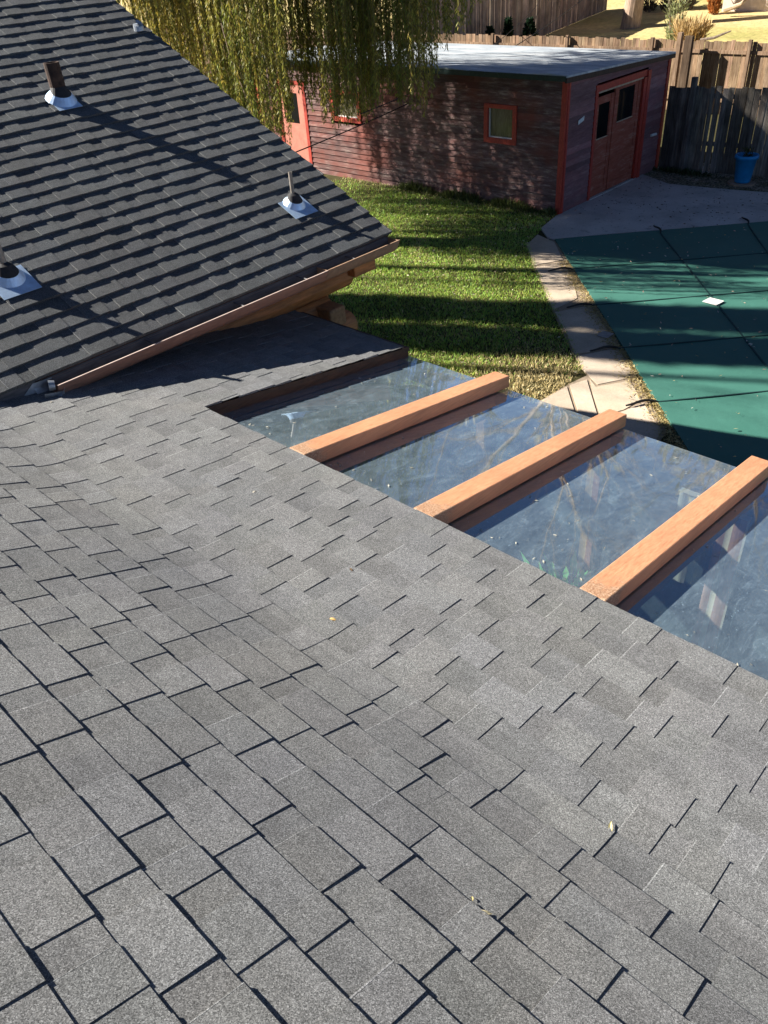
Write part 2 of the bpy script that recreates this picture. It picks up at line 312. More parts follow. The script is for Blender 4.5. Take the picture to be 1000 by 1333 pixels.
def shingles(mb, pos, s_end, n, u_range, expo=0.15, sub=2, flip=False, tooth=0.0032, drop=0.0082, base=-0.0115, wav=0.0, tv=(0.88, 1.08)):
    """laminated shingle courses: a lower ply with raised random-width tabs on it"""
    for i in range(n):
        sb = s_end - i * expo; st = sb - expo - 0.012
        ur = u_range(sb)
        if ur is None: continue
        u0, u1 = ur; u = u0 - random.uniform(0, .3); raised = random.random() < .5; jb = random.uniform(-.0015, .0015)
        lift = random.uniform(-.001, .0015)
        while u < u1:
            w = random.choice((.11, .16, .21)) * random.uniform(.85, 1.12) if raised else random.choice((.09, .14, .18)) * random.uniform(.85, 1.12)
            a = max(u, u0); b = min(u + w, u1)
            if b - a > .012:
                q = random.uniform(*tv); mb.cur = (q * random.uniform(.99, 1.01), q, q * random.uniform(.98, 1.01))
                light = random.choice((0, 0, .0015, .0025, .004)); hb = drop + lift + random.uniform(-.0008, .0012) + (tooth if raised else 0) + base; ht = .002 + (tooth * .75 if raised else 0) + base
                sbb = sb + jb + random.uniform(-.0012, .0012); ss = [st + (sbb - st) * k / sub for k in range(sub + 1)]
                wob = [random.uniform(-wav, wav) for _ in range(2)]
                for k in range(sub):
                    h0 = ht + (hb - ht) * k / sub; h1 = ht + (hb - ht) * (k + 1) / sub
                    p = [pos(ss[k], a, h0), pos(ss[k + 1], a, h1 + wob[0] * (k == sub - 1)), pos(ss[k + 1], b, h1 + wob[1] * (k == sub - 1)), pos(ss[k], b, h0)]
                    sv = mb.cur
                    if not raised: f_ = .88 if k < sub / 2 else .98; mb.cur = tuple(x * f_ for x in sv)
                    mb.quad(p); mb.cur = sv
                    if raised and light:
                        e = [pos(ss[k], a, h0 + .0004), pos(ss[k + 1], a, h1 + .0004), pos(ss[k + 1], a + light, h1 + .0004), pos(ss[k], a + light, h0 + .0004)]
                        mb.cur = tuple(min(2.2, x * 1.75) for x in sv); mb.quad(e); mb.cur = sv  # pale sliver paints the sunlit edge of the tab
                    if raised:
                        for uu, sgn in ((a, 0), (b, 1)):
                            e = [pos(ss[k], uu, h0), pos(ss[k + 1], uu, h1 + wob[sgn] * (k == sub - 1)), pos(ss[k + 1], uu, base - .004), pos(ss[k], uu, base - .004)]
                            sv = mb.cur; mb.cur = (sv[0] * 1.9, sv[1] * 1.85, sv[2] * 1.75) if sgn == 0 else sv; mb.quad(e); mb.cur = sv  # left side faces lightened to paint sunlight on them
                e = [pos(sbb, a, hb + wob[0]), pos(sbb, b, hb + wob[1]), pos(sbb, b, base - .008), pos(sbb, a, base - .008)]
                mb.quad(e)
            u += w; raised = not raised if random.random() < .93 else raised

# ================================================================== MAIN HOUSE (foreground roof)
house = empty('house', (-1.0, 0, 0), 'house with the wide grey shingle roof filling the foreground, beside the glass roof', 'house')
mb = MB()
WX = -4.0
def rng_main(sb):
    y = float(np.interp(sb, SS, YY))
    if sb > 0.08: return (-5.6, WX)
    return (-6.6, 3.2)
s_wing = (4.375 - EAVE_Y) / cos(A1)
nw = int(s_wing / .15)
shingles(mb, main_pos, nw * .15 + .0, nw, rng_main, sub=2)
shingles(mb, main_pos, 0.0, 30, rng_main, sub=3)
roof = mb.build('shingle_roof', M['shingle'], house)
mb = MB()      # deck under the shingles, following the same profile
ys = [-3.2, 0, 1.0, 1.2, 1.3, 1.4, 1.6, 2.36]
for x0, x1, yl in ((-6.6, 3.2, ys), (-5.6, WX - .004, [2.36, 4.36])):
    zz = [float(np.interp(y, YY, ZZ)) - .022 for y in yl]
    for k in range(len(yl) - 1):
        mb.hexa([(x0, yl[k], zz[k] - .03), (x1, yl[k], zz[k] - .03), (x1, yl[k + 1], zz[k + 1] - .03), (x0, yl[k + 1], zz[k + 1] - .03)],
                [(x0, yl[k], zz[k]), (x1, yl[k], zz[k]), (x1, yl[k + 1], zz[k + 1]), (x0, yl[k + 1], zz[k + 1])])
mb.build('roof_deck', M['dark_wood'], house)
# boards closing the wing's side above the glass (two stepped fascia boards), its front and the eave
def slopebox(mb, x0, x1, y0, y1, d0, d1):      # box following the low roof plane, between depths d0 (top) and d1 below it
    mb.hexa([(x0, y0, zflat(y0) - d1), (x1, y0, zflat(y0) - d1), (x1, y1, zflat(y1) - d1), (x0, y1, zflat(y1) - d1)],
            [(x0, y0, zflat(y0) - d0), (x1, y0, zflat(y0) - d0), (x1, y1, zflat(y1) - d0), (x0, y1, zflat(y1) - d0)])
mb = MB(); slopebox(mb, WX - .05, WX - .012, 2.30, 4.355, .055, .125); mb.build('fascia_board', M['fascia'], house)
mb = MB(); slopebox(mb, WX - .09, WX - .035, 2.30, 4.33, .128, .34); mb.build('fascia_board', M['rafter'], house)
mb = MB(); mb.box(-5.45, WX - .1, 4.315, 4.353, 2.28, zflat(4.36) - .06); mb.build('fascia_board', M['fascia'], house)
mb = MB(); mb.box(WX + .0, 3.2, 2.325, 2.362, 2.56, zflat(2.36) - .056); mb.build('fascia_board', M['fascia'], house)
mb = MB()
mb.box(-5.42, WX - .1, 4.1, 4.22, 0, 2.40); mb.box(WX - .22, WX - .1, 2.4, 4.1, 0, 2.42)
mb.box(-5.42, 3.1, 2.12, 2.24, 0, 2.70); mb.box(2.98, 3.1, -3, 2.12, 0, 2.7)
mb.build('wall', M['wall_in'], house)

# ================================================================== SUNROOM WITH GLASS ROOF
sun = empty('sunroom', (-1.9, 3.3, 0), 'sunroom with a sloping glass roof under orange brown beams, beside the shingle eave', 'sunroom')
BX = [(-3.170, -3.036), (-2.209, -2.075), (-1.236, -1.102), (-0.262, -0.128), (0.712, 0.846)]
GD = .108
for i, (a, b) in enumerate(BX):
    mb = MB(); mb.m = 0; slopebox(mb, a, b, 2.372, 4.392, .0, .095)
    mb.build('beam_cap', M['cap'], sun, bevel=.006)
    mb = MB(); slopebox(mb, a + .02, b - .02, 2.36, 4.30, GD + .012, .30); mb.build('rafter', M['rafter'], sun)
    mb = MB(); mb.box(a + .03, b - .03, 4.12, 4.21, .45, 2.14); mb.build('post', M['post'], sun)
edges = [(-4.03, BX[0][0])] + [(BX[i][1], BX[i + 1][0]) for i in range(4)]
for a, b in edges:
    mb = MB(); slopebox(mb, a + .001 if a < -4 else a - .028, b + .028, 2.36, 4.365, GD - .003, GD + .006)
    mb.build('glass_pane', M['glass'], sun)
mb = MB(); slopebox(mb, -4.03, .9, 4.24, 4.30, GD + .013, GD + .15); mb.build('top_plate', M['rafter'], sun)
mb = MB(); mb.box(-4.1, .9, 4.10, 4.24, .03, .45); mb.build('knee_wall', M['siding_side'], sun)
for i in range(5):
    a = [-4.0, -3.04, -2.08, -1.1, -.13][i]; b = [-3.17, -2.21, -1.24, -.26, .71][i]
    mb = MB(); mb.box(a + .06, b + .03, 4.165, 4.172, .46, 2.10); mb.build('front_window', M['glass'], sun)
mb = MB(); mb.box(-4.1, .9, 2.25, 4.10, .02, .06); mb.build('floor', M['floor_in'], sun)
# cloths hanging inside the front windows, seen through the glass
def curtain(x0, x1, z0, z1, y, label, cols, pw=.045):
    mb = MB(); n = int((x1 - x0) / .012)
    for k in range(n):
        a, b = x0 + (x1 - x0) * k / n, x0 + (x1 - x0) * (k + 1) / n; ya, yb = y + .005 * sin(a / pw * 2.2), y + .005 * sin(b / pw * 2.2); mb.cur = cols[int((a - x0) / pw) % len(cols)]
        mb.quad([(a, ya, z0), (b, yb, z0), (b, yb, z1), (a, ya, z1)]); mb.quad([(a, ya + .004, z0), (a, ya + .004, z1), (b, yb + .004, z1), (b, yb + .004, z0)])
    mb.quad([(x0, y - .02, z1), (x1, y - .02, z1), (x1, y + .03, z1), (x0, y + .03, z1)])
    tag(mb.build('curtain', M['dryleaf']), label, 'curtain', 'curtains hanging inside the sunroom')
curtain(-1.23, -1.06, .35, 2.22, 4.06, 'pink and cream striped curtain seen through the rightmost glass pane', [(.70, .44, .38), (.85, .80, .70), (.50, .32, .30)], .038)
curtain(-2.15, -2.05, .35, 2.22, 4.06, 'narrow tan and brown curtain seen through the glass between the second and third beams', [(.55, .40, .24), (.32, .14, .10), (.6, .5, .36)], .05)
curtain(-1.50, -1.36, 1.55, 2.26, 4.05, 'short off white cloth hanging near the outer glass edge beside the third beam', [(.45, .47, .44), (.38, .40, .38)], .03)
hp = empty('potted_plant', (-1.62, 2.95, .06), 'leafy green plant on a tall stand seen through the glass left of the third beam', 'plant')
mb = MB(); mb.tube([(-1.62, 2.95, .06), (-1.62, 2.95, 1.25)], [.13, .11], 14); mb.build('stand', M['post'], hp)
mb = MB(); mb.tube([(-1.62, 2.95, 1.25), (-1.62, 2.95, 1.50)], [.10, .15], 16); mb.build('pot', M['tanstone'], hp)
n = 700; a_ = RNG.uniform(0, 2 * pi, n); r_ = .30 * np.sqrt(RNG.random(n)); P = np.c_[-1.62 + r_ * np.cos(a_), 2.95 + r_ * np.sin(a_), 1.5 + RNG.uniform(0, .75, n) * (1 - r_)]
V, Fn = leaf_quads(P, np.c_[np.cos(a_), np.sin(a_), RNG.uniform(-.3, 1, n)], RNG.uniform(.08, .18, n), RNG.uniform(.012, .026, n)); npmesh('foliage', V, Fn, np.array([.16, .48, .14]) * RNG.uniform(.5, 1.5, (n, 1)), M['leaf'], hp)
# simple bench seen dimly through the glass
mb = MB(); mb.box(-3.8, -2.3, 3.6, 4.0, .44, .48)
for x in (-3.75, -2.4):
    for y in (3.63, 3.95): mb.box(x, x + .05, y, y + .04, .06, .44)
tag(mb.build('bench', M['post']), 'low plank bench standing inside the sunroom, dim under the glass', 'bench')

# ================================================================== LOG HOUSE
lh = empty('log_house', (-9, 2, 0), 'log house with the dark steep shingle roof and a gutter, at the left', 'log house')
mb = MB(); NL = 29
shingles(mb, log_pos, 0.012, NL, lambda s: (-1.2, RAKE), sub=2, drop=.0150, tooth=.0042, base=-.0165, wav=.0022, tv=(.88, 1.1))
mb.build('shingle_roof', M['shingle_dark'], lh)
RX = EX - NL * .15 * cos(LP); RZ = EZ + NL * .15 * sin(LP); W2 = RX - 2.0; ZB = RZ - 2.0 * tan(rad(50))
mb = MB()
def lslab(mb, s0, s1, y0, y1, h0, h1):
    c = lambda s, y, h: log_pos(s, y, h)
    mb.hexa([c(s0, y0, h0), c(s1, y0, h0), c(s1, y1, h0), c(s0, y1, h0)], [c(s0, y0, h1), c(s1, y0, h1), c(s1, y1, h1), c(s0, y1, h1)])
lslab(mb, -NL * .15, -.006, -1.2, RAKE - .012, -.055, -.023)
mb.build('roof_deck', M['rafter'], lh)
mb = MB()      # far slope, unseen beyond the ridge; pitch shaped so its shadow spares the lawn

mb.hexa([(W2, -1.2, ZB - .05), (RX, -1.2, RZ - .05), (RX, RAKE, RZ - .05), (W2, RAKE, ZB - .05)], [(W2, -1.2, ZB), (RX, -1.2, RZ), (RX, RAKE, RZ), (W2, RAKE, ZB)])
mb.build('back_roof', M['shingle_dark'], lh)
mb = MB(); lslab(mb, -NL * .15, -.01, RAKE - .05, RAKE - .012, -.20, -.058); mb.build('barge_board', M['rafter'], lh)
mb = MB(); mb.box(-4.905, -4.875, -1.2, 1.72, 2.84, 2.975); mb.box(-4.905, -4.875, 1.72, 5.08, 2.86, 2.965); mb.build('eave_board', M['gutter_in'], lh)
# soffit and wall logs
for k, (z, y1, r_) in enumerate([(2.80, 4.86, .12), (2.575, 4.98, .125), (2.33, 4.70, .125), (2.08, 4.98, .125), (1.83, 4.75, .125), (1.58, 4.95, .125), (1.33, 4.75, .125), (1.08, 4.95, .125), (.83, 4.8, .125), (.58, 4.95, .125), (.33, 4.8, .125), (.1, 4.9, .12)]):
    mb = MB(); mb.tube([(-5.36, -1.0, z), (-5.36, y1, z)], r_, 14, cap=False)
    mb.m = 1; n0 = len(mb.v); mb.tube([(-5.36, y1 - .001, z), (-5.36, y1 + .004, z)], [r_, r_ * .97], 14)
    mb.build('wall_log', [M['log'], M['log_end']], lh, smooth=False)
for k in range(9):      # gable-end logs crossing the corner
    z = 2.69 - k * .25; xe = -5.34
    mb = MB(); mb.tube([(W2 + .5, 4.62, z), (xe, 4.62, z)], .115, 14, cap=True); mb.build('gable_log', M['log'], lh)
mb = MB(); mb.box(-5.02, -4.92, 4.70, 4.97, 2.70, 2.835); mb.build('eave_beam', M['log'], lh, bevel=.01)
mb = MB(); mb.box(-5.56, -5.44, 4.45, 4.75, 2.30, 2.66); mb.build('corner_block', M['log'], lh, bevel=.01)
mb = MB()
mb.quad([(W2 + .6, 4.60, 0), (-5.5, 4.60, 0), (-5.5, 4.60, 3.1), (RX, 4.60, RZ - .1), (W2 + .6, 4.60, ZB + .5)]); mb.build('gable_wall', M['log'], lh)
# gutter: open half-round/K section running along the eave
def gutter(y0, y1, zoff, mo, name, drop=.0, xo=0.0):
    mb = MB(); prof_o = [(-4.872, 2.955), (-4.872, 2.855), (-4.80, 2.845), (-4.765, 2.875), (-4.742, 2.915), (-4.728, 2.952)]
    prof_i = [(-4.866, 2.955), (-4.866, 2.862), (-4.802, 2.852), (-4.772, 2.880), (-4.750, 2.918), (-4.738, 2.950)]
    N = max(2, int((y1 - y0) / .35)); ysl = [y0 + (y1 - y0) * k / N for k in range(N + 1)]
    jit = [random.uniform(-.0035, .0035) for _ in ysl]
    def P(p, k, t=0): return (p[0] + xo + jit[k] * (p[0] + 4.872) * 8, ysl[k], p[1] + zoff + jit[k] * .4 - drop * (ysl[k] - y0))
    for k in range(N):
        for j in range(5):
            mb.m = 0; mb.quad([P(prof_o[j], k), P(prof_o[j], k + 1), P(prof_o[j + 1], k + 1), P(prof_o[j + 1], k)])
            mb.m = 1; mb.quad([P(prof_i[j], k), P(prof_i[j + 1], k), P(prof_i[j + 1], k + 1), P(prof_i[j], k + 1)])
        mb.m = 2; a, b = prof_i[5], prof_o[5]; c_ = (b[0] + .004, b[1] + .006); d_ = (a[0], a[1] + .006)
        mb.quad([P(a, k), P(d_, k), P(d_, k + 1), P(a, k + 1)]); mb.quad([P(d_, k), P(c_, k), P(c_, k + 1), P(d_, k + 1)]); mb.quad([P(c_, k), P(b, k), P(b, k + 1), P(c_, k + 1)])
    for k in (0, N):
        mb.m = 0; mb.quad([P(p, k) for p in prof_o])
    return mb.build(name, [mo, M['gutter_in'], M['gutter_lip'] if mo is M['gutter_out'] else mo], lh)
for z, xe, y_ in ((2.93, -5.02, 4.46), (2.43, -5.08, 4.60)):
    mb = MB(); mb.box(xe - .30, xe, y_ - .10, y_ + .10, z - .19, z - .01); mb.build('log_stub', M['log_end'], lh, bevel=.02)
gutter(1.80, 4.23, 0, M['gutter_out'], 'gutter')
gutter(4.22, 5.09, .004, M['gutter_old'], 'gutter', xo=.004)
for y in (2.55, 3.35, 4.0, 4.55):
    mb = MB(); mb.tube([(-4.87, y, 2.950), (-4.74, y, 2.950)], .006, 6); mb.build('gutter_hanger', M['gutter_in'], lh)
# galvanised end piece: bent scoop at the gutter's near end
mb = MB(); n_ = 8
for k in range(n_):
    t0 = pi * k / n_; t1 = pi * (k + 1) / n_
    f_ = lambda t, y: (-4.80 - .068 * cos(t), y, 2.905 - .055 * sin(t) + .03 * (y < 1.75))
    mb.quad([f_(t0, 1.70), f_(t0, 1.83), f_(t1, 1.83), f_(t1, 1.70)])
mb.quad([(-4.868, 1.83, 2.96), (-4.868, 1.70, 2.97), (-4.868, 1.60, 2.90), (-4.868, 1.83, 2.86)])
mb.quad([f_(pi * .5, 1.70), (-4.70, 1.74, 2.84), (-4.73, 1.84, 2.93), f_(pi, 1.83)])
mb.tube([(-4.79, 1.765, 2.95), (-4.775, 1.80, 2.945)], [.035, .03], 12)
mb.build('gutter_end_piece', M['galv_dull'], lh, smooth=False)

def flashing(base, rc, plate, parent):
    """base plate lying on the slope + cone + rubber collar, returned as one mesh"""
    mb = MB(); s_b = (base[0] - EX) / cos(LP)
    def P(ds, du, h): return log_pos(s_b + ds, base[1] + du, h)
    mb.m = 0; a, b = plate
    mb.hexa([P(-a * .4, -b, .004), P(a, -b, .004), P(a, b, .004), P(-a * .4, b, .004)], [P(-a * .4, -b, .007), P(a, -b, .007), P(a, b, .007), P(-a * .4, b, .007)])
    n = 22; c0 = []; c1 = []; c2 = []; c3 = []
    top = np.array(P(0, 0, 0)) + np.array([0, 0, rc * .80])
    for k in range(n):
        t = 2 * pi * k / n
        c0.append(P(rc * cos(t) * 1.0, rc * sin(t), .008)); q = P(rc * .66 * cos(t), rc * .66 * sin(t), rc * .50)
        c1.append(q); c2.append(tuple(top + np.array([rc * .50 * cos(t), rc * .50 * sin(t), 0]))); c3.append(tuple(top + np.array([rc * .22 * cos(t), rc * .22 * sin(t), .018])))
    for k in range(n):
        j = (k + 1) % n
        mb.m = 0; mb.quad([c0[k], c0[j], c1[j], c1[k]]); mb.m = 1; mb.quad([c1[k], c1[j], c2[j], c2[k]]); mb.quad([c2[k], c2[j], c3[j], c3[k]])
    o = mb.build('flashing', [M['galv'], M['rubber']], parent)
    return o
for base, r_, h, mt, rc, plate, lb in [((-7.272, 3.631), .066, .285, M['rust_pipe'], .130, (.15, .11), 'rusty black vent pipe'), ((-5.454, 4.562), .017, .265, M['grey_pipe'], .100, (.17, .13), 'slim grey vent pipe'), ((-5.66, 2.075), .027, .30, M['grey_pipe'], .115, (.19, .14), 'grey vent pipe')]:
    z = EZ + (EX - base[0]) * tan(LP)
    mb = MB(); n = 18
    mb.tube([(base[0], base[1], z - .05), (base[0], base[1], z + h)], r_, n, cap=False)
    mb.tube([(base[0], base[1], z + h), (base[0], base[1], z + h - .1)], [r_ * .82, r_ * .82], n, cap=False)
    for k in range(n):
        t0, t1 = 2 * pi * k / n, 2 * pi * (k + 1) / n
        mb.quad([(base[0] + q * cos(t), base[1] + q * sin(t), z + h) for q, t in ((r_, t0), (r_, t1), (r_ * .82, t1), (r_ * .82, t0))])
    o = mb.build('vent_pipe', mt, lh); o['label'] = lb
    flashing(base, rc, plate, o)
bs = (-8.0, 5.0); z = EZ + (EX - bs[0]) * tan(LP)
mb = MB(); mb.tube([(bs[0], bs[1], z), (bs[0], bs[1], z + .05), (bs[0] + .02, bs[1], z + .075)], [.05, .05, .03], 14); mb.build('roof_cap', M['galv_dull'], lh)

# ================================================================== GROUND, PATHS, POOL
mb = MB(); mb.box(-140, 60, -60, 27, -.3, 0)
o = mb.build('ground', M['thatch']); tag(o, 'bare soil and thatch under the back yard', None, None, 'structure')
HS = .062
def hz(y): return max(0.0, (y - 27) * HS) if y < 42 else 15 * HS + (y - 42) * .10
mb = MB(); yl = [27, 29, 31, 33, 35, 37, 39, 40.2, 42, 50, 70, 120, 200]
for k in range(len(yl) - 1):
    y0, y1 = yl[k], yl[k + 1]; mb.quad([(-140, y0, hz(y0)), (60, y0, hz(y0)), (60, y1, hz(y1)), (-140, y1, hz(y1))])
tag(mb.build('hill', M['far_lawn']), 'sunny dry yellow green slope beyond the fences', None, None, 'structure')
def slab(mb, pts, z0, z1):
    mb.quad([(x, y, z1) for x, y in pts]); n = len(pts)
    for k in range(n):
        a, b = pts[k], pts[(k + 1) % n]; mb.quad([(a[0], a[1], z1), (a[0], a[1], z0), (b[0], b[1], z0), (b[0], b[1], z1)])
mb = MB()
slab(mb, [(-9.08, 14.65), (-8.9, 13.8), (-8.45, 13.38), (-8.27, 13.42), (-7.69, 14.06), (-6.84, 14.9), (-6.09, 15.62), (-5.34, 16.34), (-3.3, 18.25), (-5.2, 18.4), (-7.07, 18.0), (-8.2, 17.85), (-9.08, 18.3)], -.05, .03)
tag(mb.build('patio', M['concrete']), 'grey concrete patio in front of the shed doors', None, None, 'structure')
mb = MB(); slab(mb, [(-9.1, 18.3), (-8.2, 17.85), (-7.07, 18.0), (-5.2, 18.4), (-3.3, 18.25), (-2, 19.9), (-9.1, 19.9)], -.05, .015)
tag(mb.build('gravel_bed', M['gravel']), 'gravel strip along the foot of the dark fence', None, None, 'structure')
# flagstone path between lawn and pool
stones = [
 [(686, 318), (700, 305), (722, 315), (733, 338), (696, 345)], [(698, 347), (734, 341), (746, 362), (752, 388), (720, 403), (708, 372)],
 [(722, 406), (768, 397), (788, 424), (803, 448), (768, 458), (748, 460), (736, 430)],
 [(752, 463), (804, 452), (822, 480), (818, 492), (778, 500), (768, 490), (758, 478)],
 [(768, 493), (776, 503), (820, 495), (836, 520), (812, 533), (782, 541), (772, 512)], [(764, 494), (742, 501), (756, 545), (778, 541)],
 [(738, 503), (700, 524), (712, 560), (752, 548)], [(786, 545), (838, 524), (862, 560), (842, 590), (798, 580)]]
mb = MB()
for st in stones:
    q = random.uniform(.92, 1.06); mb.cur = (q, q * random.uniform(.97, 1), q * random.uniform(.95, 1))
    P_ = [onz(x, y, .03)[:2] for x, y in st]; cx = sum(p[0] for p in P_) / len(P_); cy = sum(p[1] for p in P_) / len(P_)
    P_ = [(cx + (p[0] - cx) * .995, cy + (p[1] - cy) * .995) for p in P_]
    slab(mb, P_[::-1], -.05, .03 + random.uniform(-.004, .004))
mb.cur = (.62, .58, .54); bed = [(684, 316), (722, 312), (756, 362), (790, 420), (818, 468), (842, 515), (868, 562), (845, 592), (795, 590), (706, 562), (698, 524), (742, 499), (765, 488), (746, 460), (718, 402), (706, 372), (694, 345)]
slab(mb, [tuple(onz(x, y, .02)[:2]) for x, y in bed][::-1], -.05, .019)
tag(mb.build('path', M['flag']), 'tan flagstone path curving between lawn and pool', None, None, 'structure')
# pool cover
PZ = .045
e_ = lambda x, y: np.array((x, y))
P0, P1 = e_(-8.27, 13.35), e_(-3.05, 8.02); dl = (P1 - P0) / np.linalg.norm(P1 - P0); dw = np.array((-dl[1], dl[0]))
dw = np.array((.70, .714))
poolE = P0 + dl * 11.5
pool = empty('pool_cover', (float(P0[0]), float(P0[1]), 0), 'taut dark green safety cover strapped over the swimming pool', 'pool cover')
mb = MB(); NU, NV = 46, 26
def pv(i, j):
    u = i / NU * 11.5; v = j / NV * 7.5; p = P0 + dl * u + dw * v
    uu = u % 1.55 / 1.55; vv = v % 1.55 / 1.55
    sag = .02 * (sin(pi * uu) * sin(pi * vv)) * (1 if u < 11.4 else 0)
    return (p[0], p[1], PZ - sag)
for i in range(NU):
    for j in range(NV): mb.quad([pv(i, j), pv(i + 1, j), pv(i + 1, j + 1), pv(i, j + 1)])
mb.quad([pv(0, 0), pv(0, NV), tuple(np.array(pv(0, NV)) - (0, 0, .05)), tuple(np.array(pv(0, 0)) - (0, 0, .05))])
mb.quad([pv(0, 0), pv(NU, 0), tuple(np.array(pv(NU, 0)) - (0, 0, .05)), tuple(np.array(pv(0, 0)) - (0, 0, .05))])
mb.build('cover_fabric', M['cover'], pool, smooth=True)
def strap(px, ext0=.0, ext1=6.5, tail=True):
    """flat webbing across the cover; px = two pixels it runs through"""
    a = onz(*px[0], PZ)[:2]; b = onz(*px[1], PZ)[:2]; d = (b - a) / np.linalg.norm(b - a); nrm = np.array((-d[1], d[0])) * .010
    p = a - d * ext0; q = a + d * ext1; mb = MB()
    mb.hexa([(*(p - nrm), PZ - .012), (*(q - nrm), PZ - .012), (*(q + nrm), PZ - .012), (*(p + nrm), PZ - .012)], [(*(p - nrm), PZ + .006), (*(q - nrm), PZ + .006), (*(q + nrm), PZ + .006), (*(p + nrm), PZ + .006)])
    st = mb.build('strap', M['strap'], pool)
    if tail:
        mb = MB(); w = .05; pts = []
        for k in range(9):
            t = k / 8; c_ = p - d * t * .42 + np.array((-d[1], d[0])) * (.03 * sin(t * 5)); pts.append((c_[0], c_[1], .052 + .018 * sin(pi * t)))
        mb.tube(pts, [.011, .016, .017, .018, .018, .017, .015, .014, .012], 8)
        mb.build('spring', M['spring'], st)
strap([(744, 350), (1000, 329)]); strap([(771, 397), (1000, 378)]); strap([(805, 453), (1000, 436)]); strap([(856, 523), (1000, 509)])
strap([(722, 317), (1000, 296)], tail=False) if False else None
strap([(860, 303), (910, 366)], ext1=10.5); strap([(974, 292), (1000, 330)], ext1=9)
mb = MB(); a = onz(928, 393, PZ); mb.hexa([(a[0] - .13, a[1] - .09, PZ + .008), (a[0] + .11, a[1] - .12, PZ + .008), (a[0] + .14, a[1] + .1, PZ + .008), (a[0] - .1, a[1] + .12, PZ + .008)], [(a[0] - .13, a[1] - .09, PZ + .014), (a[0] + .11, a[1] - .12, PZ + .014), (a[0] + .14, a[1] + .1, PZ + .014), (a[0] - .1, a[1] + .12, PZ + .014)])
tag(mb.build('repair_patch', M['white'], None), 'small white square lying on the green pool cover', 'patch')
a = onz(788, 436, .035); mb = MB(); mb.box(a[0] - .09, a[0] + .09, a[1] - .10, a[1] + .10, .036, .045)
o = mb.build('skimmer_lid', M['stone_disc']); tag(o, 'pale square skimmer lid set in the flagstone path', 'lid')
# debris on cover, path and gravel
def litter(name, pts, size, cols, label, zz):
    n = len(pts); P = np.c_[pts, np.full(n, 0.0)]; P[:, 2] = zz
    a = RNG.uniform(0, 2 * pi, n); D = np.c_[np.cos(a), np.sin(a), RNG.uniform(0, .25, n)]
    L = RNG.uniform(*size, n); V, Fn = leaf_quads(P, D, L, L * RNG.uniform(.12, .3, n))
    V = V.reshape(n, 4, 3); V[:, :, 2] = np.maximum(V[:, :, 2], zz + .003) + RNG.uniform(0, .006, (n, 1)); V = V.reshape(-1, 3)
    c = np.array(cols)[RNG.integers(0, len(cols), n)] * RNG.uniform(.7, 1.2, (n, 1))
    return tag(npmesh(name, V, Fn, c, M['dryleaf']), label, None, None, 'stuff')
n = 420; t = RNG.uniform(0.05, 8.5, n); w = RNG.uniform(.02, 5.5, n) ** 1.0; pp = P0 + t[:, None] * dl + w[:, None] * dw
litter('leaf_litter', pp, (.025, .075), [(.75, .5, .38), (.45, .38, .2), (.6, .58, .5)], 'pale leaf specks scattered over the pool cover', PZ + .008)
n = 5200; t = RNG.uniform(1.2, 8.0, n); w = -np.abs(RNG.normal(0, .11, n)) - .01 + .02 * np.sin(t * 5); pp = P0 + t[:, None] * dl + w[:, None] * dw
litter('leaf_litter', pp, (.02, .05), [(.5, .40, .17), (.42, .31, .12), (.56, .47, .24), (.3, .22, .08)], 'yellow leaf drift along the pool edge', .032)
n = 2200; pp = np.c_[RNG.uniform(-9.0, -4, n), RNG.uniform(17.4, 19.8, n)]; pp = pp[(pp[:, 1] > 17.7 + RNG.uniform(0, .4, n))]
litter('leaf_litter', pp, (.03, .07), [(.16, .12, .07), (.22, .17, .10), (.10, .10, .05)], 'brown leaf scraps on the gravel strip', .018)
n = 700; pp = np.c_[RNG.uniform(-9.0, -4, n), RNG.uniform(13.5, 18.0, n)]; k_ = ((pp - P0) @ dl) < -.05; k_ &= RNG.random(n) < np.clip((pp[:, 1] - 13.6) / 3, .15, 1); pp = pp[k_]
litter('leaf_litter', pp, (.03, .07), [(.10, .07, .045), (.16, .11, .07)], 'dark leaf scraps on the patio', .032)

n = 260; gx = RNG.uniform(-3.95, .8, n); gy = np.where(RNG.random(n) < .35, RNG.uniform(2.38, 2.6, n), RNG.uniform(2.4, 4.3, n)); ok = np.ones(n, bool)
for a_, b_ in BX: ok &= (gx < a_ - .01) | (gx > b_ + .01)
gx, gy = gx[ok], gy[ok]; n = len(gx); a_ = RNG.uniform(0, 2 * pi, n); L = RNG.uniform(.008, .034, n)
V, Fn = leaf_quads(np.c_[gx, gy, 3.2 - tan(A1) * gy - GD + .007], np.c_[np.cos(a_), np.sin(a_), -tan(A1) * np.sin(a_)], L, L * .18)
V = V.reshape(n, 4, 3); V[:, :, 2] = 3.2 - tan(A1) * V[:, :, 1] - GD + .006 + RNG.uniform(0, .004, (n, 4)); V = V.reshape(-1, 3)
tag(npmesh('leaf_litter', V, Fn, np.array([.62, .58, .46]) * RNG.uniform(.4, 1.2, (n, 1)), M['dryleaf']), 'pale plant scraps scattered on the skylight glass', None, None, 'stuff')
